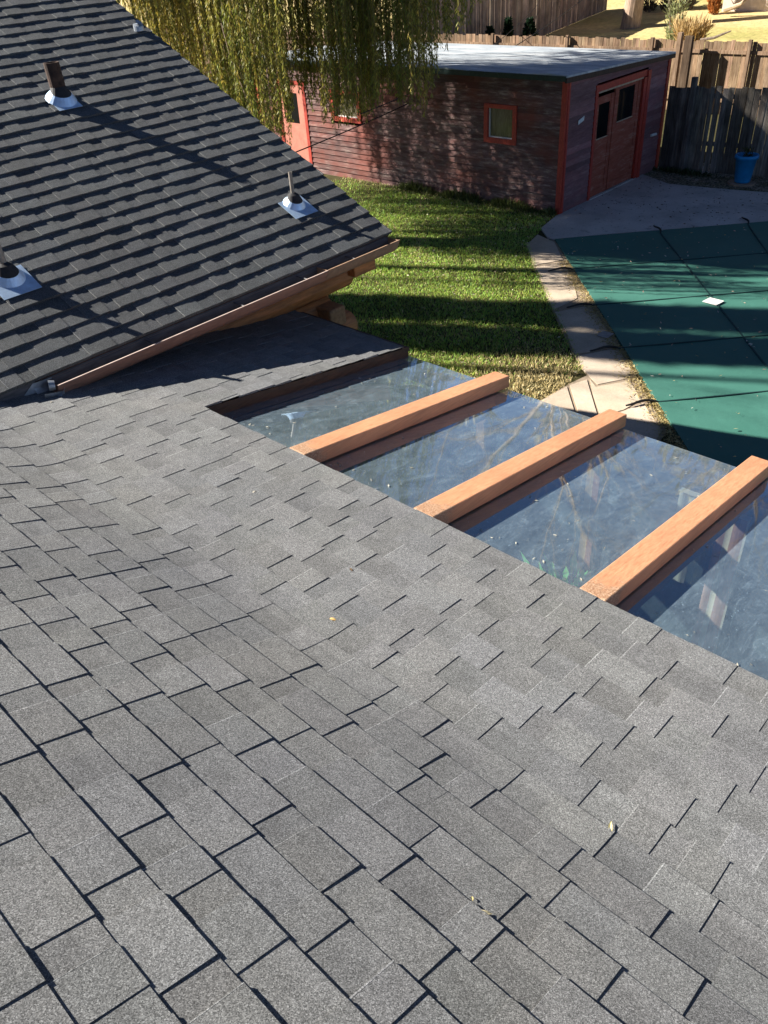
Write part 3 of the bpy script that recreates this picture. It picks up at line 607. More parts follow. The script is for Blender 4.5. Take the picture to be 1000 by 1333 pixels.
# lawn grass
def inpoly(P, poly):
    x, y = P[:, 0], P[:, 1]; r = np.zeros(len(P), bool); n = len(poly)
    for i in range(n):
        x0, y0 = poly[i]; x1, y1 = poly[(i + 1) % n]
        c = ((y0 > y) != (y1 > y)) & (x < (x1 - x0) * (y - y0) / (y1 - y0 + 1e-12) + x0); r ^= c
    return r
lawn = [(-19, 5.2), (-3.9, 5.2), (-4.93, 7.95), (-4.90, 8.43), (-5.02, 9.05), (-5.40, 9.46), (-5.89, 9.98), (-6.50, 10.63), (-7.15, 11.32), (-7.84, 12.06), (-8.62, 12.95), (-8.80, 13.6), (-9.05, 14.3), (-9.12, 14.74), (-19, 14.74)]
n = 230000; P = np.c_[RNG.uniform(-15.5, -3.9, n), RNG.uniform(5.4, 14.8, n)]
P = P + RNG.normal(0, .03, P.shape); P = P[inpoly(P, lawn)]
P = P[(P[:, 0] > -13.5) | (RNG.random(len(P)) < .4)]; n = len(P)
patch = np.sin(P[:, 0] * 2.1 + 1.3 * np.sin(P[:, 1] * 1.7)) * np.sin(P[:, 1] * 2.6 + np.sin(P[:, 0] * 3.1)) * .5 + .5
clump = np.sin(P[:, 0] * 17 + 2 * np.sin(P[:, 1] * 13)) * np.sin(P[:, 1] * 19 + 2 * np.sin(P[:, 0] * 11)) * .5 + .5
a = RNG.uniform(0, 2 * pi, n); lean = RNG.uniform(.2, 1.1, n); D = np.c_[np.cos(a) * lean, np.sin(a) * lean, np.ones(n)]
Lh = RNG.uniform(.03, .075, n) * (.65 + .7 * clump); V, Fn = leaf_quads(np.c_[P, np.zeros(n)], D, Lh, RNG.uniform(.0035, .007, n))
dry = np.clip(1.25 - np.hypot(P[:, 0] + 5.2, P[:, 1] - 8.3) / 1.25, 0, 1) * .95 + np.clip(patch - .72, 0, 1) * .9 + .07
dry = np.maximum(dry, np.clip((P[:, 1] - 14.2) * 1.3, 0, .6))
isd = RNG.random(n) < dry
green = np.array([.29, .46, .085]) * RNG.uniform(.6, 1.5, (n, 1)) * (0.8 + .4 * patch[:, None]); green[:, 0] *= RNG.uniform(.8, 1.45, n)
dryc = np.array([.70, .58, .30]) * RNG.uniform(.55, 1.25, (n, 1))
tag(npmesh('grass', V, Fn, np.where(isd[:, None], dryc, green), M['blade']), 'short green lawn with dry patches', None, None, 'stuff')
n = 2600; P = np.c_[RNG.uniform(-13, -4.5, n), RNG.uniform(6.5, 14.7, n)]; P = P[inpoly(P, lawn)]
litter('leaf_litter', P, (.03, .06), [(.5, .44, .25), (.42, .35, .16), (.6, .56, .4)], 'pale fallen leaves in the grass', .05)

# ================================================================== SHED
SX, SY = -9.096, 14.778; SXL = -18.6; SYB = 19.0
shed = empty('shed', (-13.5, 17, 0), 'long low shed with worn purple brown boards, red trim and pale flat roof', 'shed')
def roofz(y): return 2.615 - (y - SY) * .040
mb = MB()      # window wall: lap boards
nb = 20; hb = 2.52 / nb
def lap(mb, a, b, zfun, axis, tilt=.024, holes=()):
    k = 0; z = 0
    while z < 2.7:
        z1 = z + hb
        u = a
        while u < b:
            w = random.uniform(1.6, 3.6); u1 = min(u + w, b); q = random.uniform(.72, 1.22); mb.cur = (q * random.uniform(.94, 1.08), q, q)
            segs = [(u, u1)]
            for (h0, h1, g0, g1) in holes:
                if z1 > g0 + .02 and z < g1 - .02:
                    ns = []
                    for s0, s1 in segs:
                        if h1 <= s0 or h0 >= s1: ns.append((s0, s1)); continue
                        if h0 > s0: ns.append((s0, h0))
                        if h1 < s1: ns.append((h1, s1))
                    segs = ns
            for s0, s1 in segs:
                t0 = min(z, zfun(s0)), min(z, zfun(s1)); t1 = min(z1, zfun(s0)), min(z1, zfun(s1))
                if max(t1) - min(t0) < .004: continue
                if axis == 'x':
                    mb.quad([(s0, SY - tilt, t0[0]), (s1, SY - tilt, t0[1]), (s1, SY, t1[1]), (s0, SY, t1[0])]); mb.quad([(s0, SY, t0[0]), (s1, SY, t0[1]), (s1, SY - tilt, t0[1]), (s0, SY - tilt, t0[0])])
                else:
                    mb.quad([(SX + tilt, s0, t0[0]), (SX + tilt, s1, t0[1]), (SX, s1, t1[1]), (SX, s0, t1[0])]); mb.quad([(SX, s0, t0[0]), (SX, s1, t0[1]), (SX + tilt, s1, t0[1]), (SX + tilt, s0, t0[0])])
            u = u1
        z = z1
winA = (-11.05, -10.26, 1.29, 1.98); winB = (-15.75, -14.75, 1.36, 1.98); dorA = (-17.7, -16.75, 0.0, 2.1)
lap(mb, SXL, SX, lambda x: 2.53, 'x', holes=(winA, winB, dorA)); mb.build('side_wall', M['siding_side'], shed)
mb = MB(); hb = .115; lap(mb, SY, SYB, lambda y: roofz(y) - .05, 'y', .020, holes=((15.9, 18.0, 0, 2.24),)); mb.build('front_wall', M['siding_front'], shed)
mb = MB(); mb.box(SXL, SXL + .03, SY + .01, SYB, 0, 2.4); mb.box(SXL, SX, SYB, SYB + .03, 0, 2.38); mb.build('back_wall', M['siding_side'], shed)
mb = MB()
x0, x1 = SXL - .12, SX + .05; y0, y1 = SY - .12, SYB + .12
NX_ = 26
for k in range(NX_):       # slightly wavy edge
    a = x0 + (x1 - x0) * k / NX_; b = x0 + (x1 - x0) * (k + 1) / NX_; da = .014 * sin(a * 1.9) + .008 * sin(a * 5.1); db = .014 * sin(b * 1.9) + .008 * sin(b * 5.1)
    if k == 0: da = 0
    if k == NX_ - 1: db = 0
    mb.hexa([(a, y0, roofz(y0) - .035 + da), (b, y0, roofz(y0) - .035 + db), (b, y1, roofz(y1) - .035), (a, y1, roofz(y1) - .035)], [(a, y0, roofz(y0) + da), (b, y0, roofz(y0) + db), (b, y1, roofz(y1)), (a, y1, roofz(y1))])
mb.build('roof', M['shed_roof'], shed)
mb = MB(); mb.box(x0, x1 - .02, y0 - .012, y0 + .025, roofz(y0) - .105, roofz(y0) - .010); mb.build('drip_edge', M['roofing_green'], shed)
mb = MB(); mb.hexa([(x1 - .045, y0, roofz(y0) - .13), (x1 + .005, y0, roofz(y0) - .13), (x1 + .005, y1, roofz(y1) - .12), (x1 - .045, y1, roofz(y1) - .12)], [(x1 - .045, y0, roofz(y0) - .037), (x1 + .005, y0, roofz(y0) - .037), (x1 + .005, y1, roofz(y1) - .037), (x1 - .045, y1, roofz(y1) - .037)]); mb.build('drip_edge', M['dark_wood'], shed)
for (a, b, c_, d) in ((SX - .095, SX + .022, SY - .03, SY + .012), (SX - .0, SX + .036, SY + .012, SY + .075), (SX, SX + .036, SYB - .12, SYB + .001), (SXL - .02, SXL + .09, SY - .03, SY + .012)):
    mb = MB(); mb.box(a, b, c_, d, 0, min(2.50, roofz(d) - .06)); mb.build('corner_board', M['red_trim'], shed)
def window(x0, x1, z0, z1, fw=.10, dark=True):
    mb = MB(); y = SY - .04
    for a, b, c_, d in ((x0 - fw, x1 + fw, z1, z1 + fw * .8), (x0 - fw, x1 + fw, z0 - fw, z0), (x0 - fw, x0, z0, z1), (x1, x1 + fw, z0, z1)): mb.box(a, b, y, SY + .05, c_, d)
    w = mb.build('window', M['red_trim'], shed)
    mb = MB(); mb.box(x0, x1, SY + .035, SY + .042, z0, z1); p = mb.build('pane', M['pane_beige'], w)
    mb = MB(); mb.box(x0, x0 + .025, SY + .01, SY + .034, z0, z1); mb.box(x0 + .025, x1, SY + .01, SY + .034, z0, z0 + .022); q = mb.build('sash', M['white'], w)
window(-10.96, -10.33, 1.36, 1.93); window(-15.66, -14.84, 1.42, 1.92)
mb = MB(); mb.box(-17.68, -16.77, SY - .015, SY + .03, 0.03, 2.05); d_ = mb.build('side_door', M['salmon'], shed); d_['label'] = 'faded salmon side door'
mb = MB(); mb.box(-17.45, -17.0, SY - .02, SY - .012, 1.15, 1.85); mb.build('pane', M['glass_dark'], d_)
for a, b, c_, d in ((-17.78, -17.68, 0, 2.13), (-16.77, -16.67, 0, 2.13), (-17.68, -16.77, 2.05, 2.13)):
    mb = MB(); mb.box(a, b, SY - .03, SY + .02, c_, d); mb.build('door_trim', M['red_trim'], shed)
# double doors on the front
for nm, y0_, y1_, z0_, z1_, wa, wb, wz0, wz1, xo in (('door', 15.93, 16.66, .05, 2.02, 15.99, 16.52, 1.22, 1.88, .0), ('door', 16.665, 17.78, .06, 2.10, 16.84, 17.52, 1.42, 2.04, .012)):
    mb = MB(); X = SX - .02 + xo
    for a, b, c_, d in ((y0_, wa, z0_, z1_), (wb, y1_, z0_, z1_), (wa, wb, z0_, wz0), (wa, wb, wz1, z1_)): mb.box(X - .03, X, a, b, c_, d)
    mb.box(X, X + .012, y0_ + .01, y0_ + .12, z0_, z1_ - .01); mb.box(X, X + .012, y1_ - .12, y1_ - .01, z0_, z1_ - .01)
    mb.box(X, X + .012, y0_ + .12, y1_ - .12, wz0 - .12, wz0 - .02); mb.box(X, X + .012, y0_ + .12, y1_ - .12, z0_ + .02, z0_ + .14); mb.box(X, X + .012, y0_ + .12, y1_ - .12, (z0_ + wz0) / 2 - .05, (z0_ + wz0) / 2 + .05)
    d_ = mb.build('door', M['door_red'], shed)
    mb = MB(); mb.box(X - .02, X - .012, wa, wb, wz0, wz1); mb.build('pane', M['glass_dark'], d_)
    mb = MB(); mb.box(X, X + .008, wa + .0, wb - .0, wz0 - .018, wz0); mb.build('sill', M['pale_wood'], d_)
for a, b, c_, d, e in ((15.84, 15.93, 0, 2.27, .03), (17.93, 18.06, 0, 2.24, .06), (15.93, 17.93, 2.14, 2.26, .03)):
    mb = MB(); mb.box(SX - .04, SX + e, a, b, c_, d); mb.build('door_trim', M['red_trim'], shed)
mb = MB(); mb.box(SX - .04, SX + .05, 17.80, 17.925, .04, 2.12); mb.build('door_trim', M['red_trim'], shed)
mb = MB(); mb.box(SX - .02, SX + .022, 15.95, 17.8, 2.105, 2.135); mb.build('door_trim', M['pale_wood'], shed)
mb = MB(); mb.box(SX - .2, SX + .05, 15.9, 18.0, -.02, .05); mb.build('threshold', M['concrete'], shed)
a = (SX + .02, 15.33, 1.72); mb = MB(); mb.hexa([(a[0], 15.23, 1.66), (a[0] + .01, 15.23, 1.66), (a[0] + .01, 15.44, 1.71), (a[0], 15.44, 1.71)], [(a[0], 15.23, 1.735), (a[0] + .01, 15.23, 1.735), (a[0] + .01, 15.44, 1.79), (a[0], 15.44, 1.79)]); mb.build('plaque', M['white'], shed)
mb = MB(); mb.tube([(SX + .03, 18.46, .84), (SX + .06, 18.64, .84)], .03, 10); mb.build('hose_bracket', M['white'], shed)

# ================================================================== FENCES
def fence(name, p0, p1, h, mat, label, bw=.14, z0=lambda x, y: 0.0, hv=.04, rail_h=(.35, .9), rail_side=1, gap=.006, post_every=2.4, post_h=0.0, gaps=(), top_slope=0.0):
    p0 = np.array(p0, float); p1 = np.array(p1, float); L = np.linalg.norm(p1 - p0); d = (p1 - p0) / L; nn = np.array((-d[1], d[0])) * rail_side
    root = empty(name, (float(p0[0]), float(p0[1]), float(z0(*p0))), label, 'fence')
    def bx(mb, a, b, o0, o1, za, zb, lean=0.0):
        q = lambda t, o: p0 + d * t + nn * o
        B = [q(a, o0), q(b, o0), q(b, o1), q(a, o1)]
        T = [q(a + lean, o0), q(b + lean, o0), q(b + lean, o1), q(a + lean, o1)]
        B3 = [(p[0], p[1], z) for p, z in zip(B, (za, za, za, za))]; T3 = [(p[0], p[1], zb) for p in T]
        mb.hexa(B3, T3)
    mb = MB(); t = 0
    while t < L:
        w = bw * random.uniform(.85, 1.12)
        if True:
            q = random.uniform(.6, 1.3); mb.cur = (q * random.uniform(.95, 1.06), q, q * random.uniform(.92, 1.02))
            P_ = p0 + d * t; zz = z0(*P_); o = random.uniform(-.006, .006); gx = gap * random.uniform(.3, 1.8)
            if any(g0 < t + w < g1 for g0, g1 in gaps): gx = .028
            bx(mb, t, min(t + w - gx, L), -.009 + o, .009 + o, zz + .01, zz + h + random.uniform(-hv, hv) + top_slope * t, random.uniform(-.008, .008))
        t += w
    mb.build('pickets', mat, root)
    for f_ in rail_h:
        mb = MB(); n = max(1, int(L / 2.4))
        for k in range(n):
            a, b = L * k / n, L * (k + 1) / n; z = z0(*(p0 + d * (a + b) / 2)); mb.cur = (1, 1, 1); bx(mb, a, b, .018, .055, z + h * f_ - .045, z + h * f_ + .045)
        mb.build('rail', mat, root)
    n = int(L / post_every) + 1
    for k in range(n):
        a = min(k * post_every + .3, L - .12); z = z0(*(p0 + d * a)); mb = MB(); mb.cur = (.9, .9, .9); bx(mb, a, a + .09, .0565, .15, z, z + h + post_h); mb.build('post', mat, root)
    return root
fence('picket_fence', (-9.02, 18.98), (-1.5, 20.2), 1.78, M['fence_grey'], 'dark weathered board fence in shade behind the blue pot', bw=.135, hv=.03, gaps=((.98, 1.26),), gap=.005, post_h=-.1)
HZ = lambda x, y: hz(y)
fence('picket_fence', (-42, 25.0), (4, 25.3), 1.86, M['fence_tan'], 'tan sunlit board fence with a rail, running behind the shed roof', bw=.13, hv=.03, rail_h=(.2, .86), rail_side=-1, post_every=2.9, post_h=.06)
fence('picket_fence', (-22.6, 25.2), (-23.6, 41.5), 2.9, M['fence_pale'], 'tall pale board fence running away up the slope, beyond the shed', bw=.17, z0=HZ, hv=.02, rail_h=(.3,), rail_side=1)
# tall old post where the two fences meet
a = at(905, 110, 19.05); mb = MB(); mb.box(a[0] - .06, a[0] + .05, 18.96, 19.06, 0, 1.98); 
tag(mb.build('fence_post', M['fence_grey']), 'thick grey post standing proud of the dark fence', 'post')
a = at(885, 75, 24.8); mb = MB(); mb.box(a[0] - .12, a[0] + .0, 24.72, 24.86, 0, 2.1); mb.cur = (.35, .35, .35); mb.box(a[0] + .12, a[0] + .34, 24.70, 24.84, 0, 2.02)
tag(mb.build('gate_post', M['fence_tan']), 'dark double gate post in front of the tan fence rail', 'post')

# ================================================================== POT, STONES
px, py = -6.86, 18.62
pot = empty('plant_pot', (px, py, .05), 'bright blue plant pot with a small scraggly plant, by the dark fence', 'plant pot')
mb = MB(); prof = [(.0, .0), (.155, .0), (.165, .02), (.215, .46), (.245, .465), (.25, .50), (.235, .535), (.205, .53), (.198, .46)]
n = 32; rings = [[(px + r_ * cos(2 * pi * k / n), py + r_ * sin(2 * pi * k / n), .06 + z * 1.06) for k in range(n)] for r_, z in prof[1:]]
mb.v = [q for r_ in rings for q in r_]
for i in range(len(rings) - 1):
    for k in range(n): mb.f.append((i * n + k, i * n + (k + 1) % n, (i + 1) * n + (k + 1) % n, (i + 1) * n + k)); mb.c.append((1, 1, 1)); mb.mi.append(0)
mb.f.append(tuple(range(n - 1, -1, -1))); mb.c.append((1, 1, 1)); mb.mi.append(0)
mb.build('pot', M['pot'], pot, smooth=True)
mb = MB(); mb.tube([(px, py, .50), (px, py, .53)], .2, 20); mb.build('soil', M['soil'], pot)
n = 160; P = np.c_[px + RNG.normal(0, .05, n), py + RNG.normal(0, .05, n), .53 + RNG.uniform(0, .2, n)]; D = np.c_[RNG.normal(0, .6, n), RNG.normal(0, .6, n), RNG.uniform(.4, 1.2, n)]
V, Fn = leaf_quads(P, D, RNG.uniform(.04, .11, n), RNG.uniform(.005, .014, n)); npmesh('foliage', V, Fn, np.array([.06, .075, .025]) * RNG.uniform(.5, 1.5, (n, 1)), M['leaf'], pot)
def blob(mb, cx, cy, z0, z1, rx, ry, n=11, rag=.15):
    pts = [(cx + rx * cos(2 * pi * k / n) * random.uniform(1 - rag, 1 + rag), cy + ry * sin(2 * pi * k / n) * random.uniform(1 - rag, 1 + rag)) for k in range(n)]
    slab(mb, pts, z0, z1)
mb = MB(); blob(mb, px, py - .02, -.02, .055, .30, .26, rag=.1); tag(mb.build('paving_stone', M['tanstone']), 'flat tan stone under the blue pot', 'stone')
a = onz(908, 221, .04); mb = MB(); blob(mb, a[0], a[1], -.02, .04, .28, .27); tag(mb.build('paving_stone', M['stone_disc']), 'flat round grey stone on the gravel, left of the blue pot', 'stone')

# ================================================================== FOREGROUND LEAVES
def leaf3d(p, nrm, ang, L, W, col, label, group='dry leaves lying on the roof'):
    L *= .75; W *= .75
    nrm = np.array(nrm) / np.linalg.norm(nrm); t = np.cross(nrm, (cos(ang), sin(ang), .2)); t /= np.linalg.norm(t); b = np.cross(nrm, t); p = np.array(p)
    mb = MB(); mb.cur = col; N = 6; rows = []
    for k in range(N + 1):
        f_ = k / N; w = W * sin(pi * min(max(f_, .02), .98)) ** .8; c = p + t * (f_ - .5) * L + nrm * (.006 + .35 * W * sin(pi * f_)) + b * .08 * L * sin(pi * f_)
        rows.append((c - b * w + nrm * w * .5, c, c + b * w + nrm * w * .35))
    for k in range(N):
        for j in range(2): mb.quad([rows[k][j], rows[k + 1][j], rows[k + 1][j + 1], rows[k][j + 1]])
    return tag(mb.build('fallen_leaf', M['dryleaf']), label, 'leaf', group)
def roofpt(px_, py_):
    r_ = ray(px_, py_); lo, hi = .5, 8
    for _ in range(50):
        m_ = (lo + hi) / 2; q = CAM + r_ * m_; z = float(np.interp(q[1], YY, ZZ))
        if q[2] > z: lo = m_
        else: hi = m_
    return CAM + r_ * lo
N1 = (0, sin(A1), cos(A1)); N2 = (0, sin(A2), cos(A2))
for (x, y, ang, L, W, col, lb) in [
    (331, 640, .3, .045, .009, (.62, .58, .5), 'tiny pale leaf scrap on the low part of the roof, farthest up left'),
    (457, 741, 1.2, .035, .006, (.16, .10, .05), 'tiny dark brown twig scrap on the roof, below the second beam'),
    (433, 806, 1.9, .045, .010, (.62, .42, .16), 'small tan leaf standing on edge in the roof valley'),
    (796, 1078, .55, .07, .008, (.75, .66, .33), 'thin yellow leaf on the shingles in front of the sunroom'),
    (630, 1188, 2.2, .055, .008, (.72, .62, .38), 'thin cream leaf nearest the camera on the shingles'),
    (614, 1170, .9, .02, .005, (.55, .45, .2), 'tiny yellow fleck next to the nearest leaf'),
    (67, 497 + 26, .4, .035, .009, (.55, .52, .42), 'small pale leaf on the roof just below the gutter end')]:
    p = roofpt(x, y) - np.array((0, 0, .009)); leaf3d(p, N1 if p[1] > YC else N2, ang, L, W, col, lb)
q = onz(650, 713, 0); gy = 2.42; p = np.array([-1.78, 2.44, zflat(2.44) - GD + .003]); leaf3d(p, N1, 2.2, .085, .02, (.5, .36, .2), 'curled tan leaf lying on the glass beside the second beam', 'dry leaves lying on the roof')

# ================================================================== WILLOW
def branch(mb, p, d, L, r, depth, spread=.6, droop=0.0, kids=3, n=7, seg=5, out=None):
    P = [np.array(p, float)]; d = np.array(d, float); d /= np.linalg.norm(d)
    for k in range(seg):
        d = d + RNG.normal(0, .10, 3) + np.array((0, 0, droop)); d /= np.linalg.norm(d); P.append(P[-1] + d * L / seg)
    rr = [r * (1 - .55 * k / seg) for k in range(seg + 1)]
    mb.tube(P, rr, n, cap=False)
    if out is not None and depth <= 1: out.append(P)
    if depth > 0:
        for k in range(kids):
            i = RNG.integers(max(1, seg // 2 - 1), seg + 1); nd = d + RNG.normal(0, spread, 3); nd[2] = abs(nd[2]) * .6 + .15 if droop >= 0 else nd[2]
            branch(mb, P[i], nd, L * RNG.uniform(.55, .8), rr[i] * .62, depth - 1, spread, droop, kids, max(4, n - 2), seg, out)
willow = empty('willow_tree', (-16.8, 8.6, 0), 'weeping willow with long olive yellow hanging strands in front of the shed', 'tree')
mb = MB(); mb.tube([(-16.8, 8.6, -.1), (-16.7, 8.6, 1.5), (-16.5, 8.7, 3.2), (-16.2, 8.8, 4.6)], [.48, .38, .34, .30], 14)
mb.build('trunk', M['bark'], willow)
mb = MB()
limb_ends = []
for k, (ex, ey, ez) in enumerate([(-12.5, 9.2, 8.5), (-11.0, 10.8, 8.2), (-13.8, 11.9, 9), (-15.5, 13, 9.0), (-17.5, 12.5, 9.5), (-19.5, 10, 9.5), (-18.5, 6.8, 9), (-15.2, 7.2, 9.4), (-9.6, 11.6, 7.2)]):
    s_ = np.array((-16.3, 8.8, 4.4)); e = np.array((ex, ey, ez)); mid = (s_ + e) / 2 + np.array((0, 0, 1.1)); q = [(1 - t) ** 2 * s_ + 2 * t * (1 - t) * mid + t * t * e for t in np.linspace(0, 1, 8)]
    mb.tube(q, list(np.linspace(.2, .05, 8)), 8); limb_ends.append(q)
mb.build('limbs', M['bark'], willow)
bot_px = [(100, -60), (165, 20), (200, 70), (250, 130), (300, 175), (330, 200), (352, 205), (372, 185), (385, 120), (402, 110), (418, 158), (450, 165), (478, 158), (500, 120), (520, 128), (545, 150), (562, 120), (575, 70), (590, 50), (602, 64), (612, 30), (640, -60)]
bx_, by_ = zip(*bot_px)
def zbot(x, y):
    z = 6.0; 
    for z in np.arange(6.0, .6, -.05):
        u, v = proj((x, y, z))
        if v > np.interp(u, bx_, by_): return z, u
    return .6, u
SP, SD, SL, SC, SWd = [], [], [], [], []
twv, cl = MB(), []
def strand(x, y, ztop, zb, tone, dens=1.0, sway=.12):
    n = int((ztop - zb) / .012 * dens); 
    if n < 4: return
    t = RNG.random(n); z = ztop + (zb - ztop) * t
    z = np.where(z > 4.9, z, z)
    a = RNG.uniform(0, 2 * pi); ox = sway * np.sin(t * 2.2) * cos(a) + .02 * np.sin(z * 5 + a); oy = sway * np.sin(t * 2.2) * sin(a) + .02 * np.cos(z * 4 + a)
    P = np.c_[x + ox, y + oy, z]; keep = (z < 4.9) | (RNG.random(n) < .28); P = P[keep]; n = len(P)
    th = RNG.uniform(0, 2 * pi, n); D = np.c_[np.cos(th) * .55, np.sin(th) * .55, -RNG.uniform(.5, 1.4, n)]
    L = RNG.uniform(.045, .10, n) * np.where(P[:, 2] > 4.9, 1.7, 1); SP.append(P); SD.append(D); SL.append(L); SWd.append(L * RNG.uniform(.09, .14, n))
    base = np.array([.20, .225, .04]) * (1 - tone) + np.array([.62, .48, .10]) * tone
    c = base * RNG.uniform(.55, 1.5, (n, 1)); c[:, 0] *= RNG.uniform(.85, 1.2, n); SC.append(c)
    cl.append([(x + sway * sin(tt * 2.2) * cos(a), y + sway * sin(tt * 2.2) * sin(a), ztop + (zb - ztop) * tt) for tt in np.linspace(0, 1, 7)])
# curtains of strands in view
for k in range(205):
    u = RNG.uniform(150, 612); y = RNG.uniform(9.2, 12.3) if u < 380 else RNG.uniform(10.6, 12.4) if u < 470 else RNG.uniform(11.5, 12.9)
    p = at(u, 60, y); x = p[0]
    m_ = RNG.integers(5, 11) if u < 560 else RNG.integers(2, 4); tone = np.clip(RNG.normal(.24, .24) + (.25 if u < 260 else 0), 0, 1); r_ = RNG.uniform(.08, .26)
    cut = RNG.choice([0, 0, .3, .8, 1.4]) if u < 560 else RNG.choice([0, .2])
    for j in range(m_):
        xx = x + RNG.normal(0, r_); yy = y + RNG.normal(0, r_); zb, uu = zbot(xx, yy); zb += abs(RNG.normal(0, .28)) + cut
        strand(xx, yy, RNG.uniform(6.2, 8.2) if yy - .5317 * (xx + 8) - 9.54 > 2.6 else max(zb + .3, 5.0), zb, tone, RNG.uniform(.45, .9), RNG.uniform(.05, .22))
# rest of the crown, above and behind the frame: dappled shade
for k in range(620):
    a = RNG.uniform(0, 2 * pi); r_ = 5.4 * math.sqrt(RNG.random()); x = -16.3 + r_ * cos(a); y = 9.8 + r_ * 1.0 * sin(a)
    if x > -10.5 or y - .5317 * (x + 8) - 9.54 < 2.7 or (y - .5317 * (x + 8) - 9.54 > 5.4 and RNG.random() < .5): continue
    zt = 10.6 - .12 * r_ * r_ * .6 + RNG.normal(0, .4)
    zb = max(4.9 if x > -17 else 2.0, zt - RNG.uniform(1.5, 4.5)); strand(x, y, zt, zb, RNG.uniform(0, .5), .75 if zb < 4.9 else .9, .3)
for k in range(130):  # extra strands added out of view to shade the shed wall
    y0_ = RNG.uniform(5.6, 8.6); x = RNG.uniform(-18, -14.5); y = y0_ + 9.54 + .5317 * (x + 8); zt = RNG.uniform(7.5, 9.5)
    if sin(y0_ * 7.0) + RNG.normal(0, .5) >.1: continue
    n_0 = len(SL); strand(x, y, zt, RNG.uniform(4.9, 6.0), .2, 1.6, .25)
n = 30000; q_ = RNG.normal(size=(n, 3)); q_ /= np.linalg.norm(q_, axis=1, keepdims=True); q_ *= RNG.uniform(.15, 1, (n, 1)) ** .45  # unseen leaf clumps shaped to shade pool, patio and fence
P = np.array([-17.2, 9.6, 9.9]) + q_ * np.array([3.9, 2.3, 3.6]); P[:3800] = np.array([-17.4, 13.4, 9.5]) + q_[:3800] * np.array([3, 2.6, 2.5]); P = P[P[:, 2] > 6.6 + .5 * np.sin(P[:, 1] * 3)]; yy_ = P[:, 1] - .5317 * (P[:, 0] + 8) - 9.54; P = P[(yy_ > 2.65) & (P[:, 2] > np.where(yy_ > 5.2, 8.1, 6.0))]; n = len(P)
SP.append(P); SD.append(RNG.normal(0, .5, (n, 3)) + (0, 0, -.8)); L = RNG.uniform(.22, .40, n); SL.append(L); SWd.append(L * .16); SC.append(np.array([.15, .145, .035]) * RNG.uniform(.5, 1.5, (n, 1)))
SP = np.vstack(SP); SD = np.vstack(SD); SL = np.concatenate(SL); SWd = np.concatenate(SWd); SC = np.vstack(SC)
V, Fn = leaf_quads(SP, SD, SL, SWd); print('willow leaves', len(Fn))
npmesh('crown', V, Fn, SC, M['leaf'], willow)
mb = MB()
for q in cl: mb.tube(q, .004, 3, cap=False)
mb.build('hanging_twigs', plain('olive_twig', (.22, .16, .06), .8), willow)
# a few bare stems seen against the leaves
for pts in ([(288, 30, 9.2), (300, 75, 9.2), (318, 120, 9.2), (336, 175, 9.2)],):
    mb = MB(); P_ = [at(*q) for q in pts]; mb.tube(P_, [.009, .007, .005, .003][:len(P_)], 5); mb.build('branch', M['bark_light'], willow)

# ================================================================== SHADE TREES BEHIND THE LOG HOUSE (their shadows cross lawn and pool)
def shade_y(y0, x): return y0 + 9.54 + .5317 * (x + 8)
def bare_tree(x, y, h, r, label, lean=(0, 0), kids=5, top=.55):
    root = empty('bare_tree', (x, y, 0), label, 'tree', 'bare trees beyond the log house')
    mb = MB(); P_ = [(x + lean[0] * t + .08 * sin(t * 7), y + lean[1] * t + .05 * sin(t * 9 + x), h * t) for t in np.linspace(0, 1, 9)]
    mb.tube(P_, [r * (1.25 if i == 0 else 1 - .62 * i / 8) for i in range(9)], 12); mb.build('trunk', M['bark'], root)
    mb = MB()
    for k in range(kids * 2):
        t = RNG.uniform(top, .98); p = (x + lean[0] * t, y + lean[1] * t, h * t); a = RNG.uniform(0, 2 * pi)
        branch(mb, p, (cos(a) * .35, sin(a) * .35, 1.0), h * .28, r * .28, 2, .35, 0, 3, 5, 4)
    mb.build('branches', M['bark'], root); return root
xs = -19.2
for y0, r_, h in ((1.87, .145, 15), (1.2, .06, 12), (-2.27, .11, 15), (-2.6, .035, 11), (.98, .02, 9)):
    bare_tree(xs + RNG.uniform(-.6, .6), shade_y(y0, xs), h, r_, 'tall bare tree beyond the log house', kids=4, top=.8)
def column_tree(y0, x, w, h, label):
    y = shade_y(y0, x); root = empty('evergreen_tree', (x, y, 0), label, 'tree')
    mb = MB(); mb.tube([(x, y, -.1), (x, y, h * .5), (x, y, h * .97)], [.22, .14, .03], 10); mb.build('trunk', M['bark'], root)
    n = 26000; z = RNG.uniform(.3, h, n); t = z / h; rad_ = w / 2 * np.minimum(1, (1 - t) * 4) * np.minimum(1, t * 8 + .3) * (1 + .12 * np.sin(z * 3.1))
    rr = rad_ * np.sqrt(RNG.uniform(.1, 1, n)); a = RNG.uniform(0, 2 * pi, n)
    P = np.c_[x + rr * np.cos(a), y + rr * np.sin(a), z]; D = np.c_[np.cos(a) * .5, np.sin(a) * .5, np.ones(n)] + RNG.normal(0, .3, (n, 3))
    V, Fn = leaf_quads(P, D, RNG.uniform(.2, .4, n), RNG.uniform(.04, .08, n)); npmesh('crown', V, Fn, np.array([.03, .055, .02]) * RNG.uniform(.5, 1.5, (n, 1)), M['leaf'], root)
column_tree(-.06, -18.5, .76, 16, 'slim columnar evergreen behind the log house, nearer the willow')
column_tree(-1.26, -19.6, .72, 16, 'slim columnar evergreen behind the log house, farther from the willow')

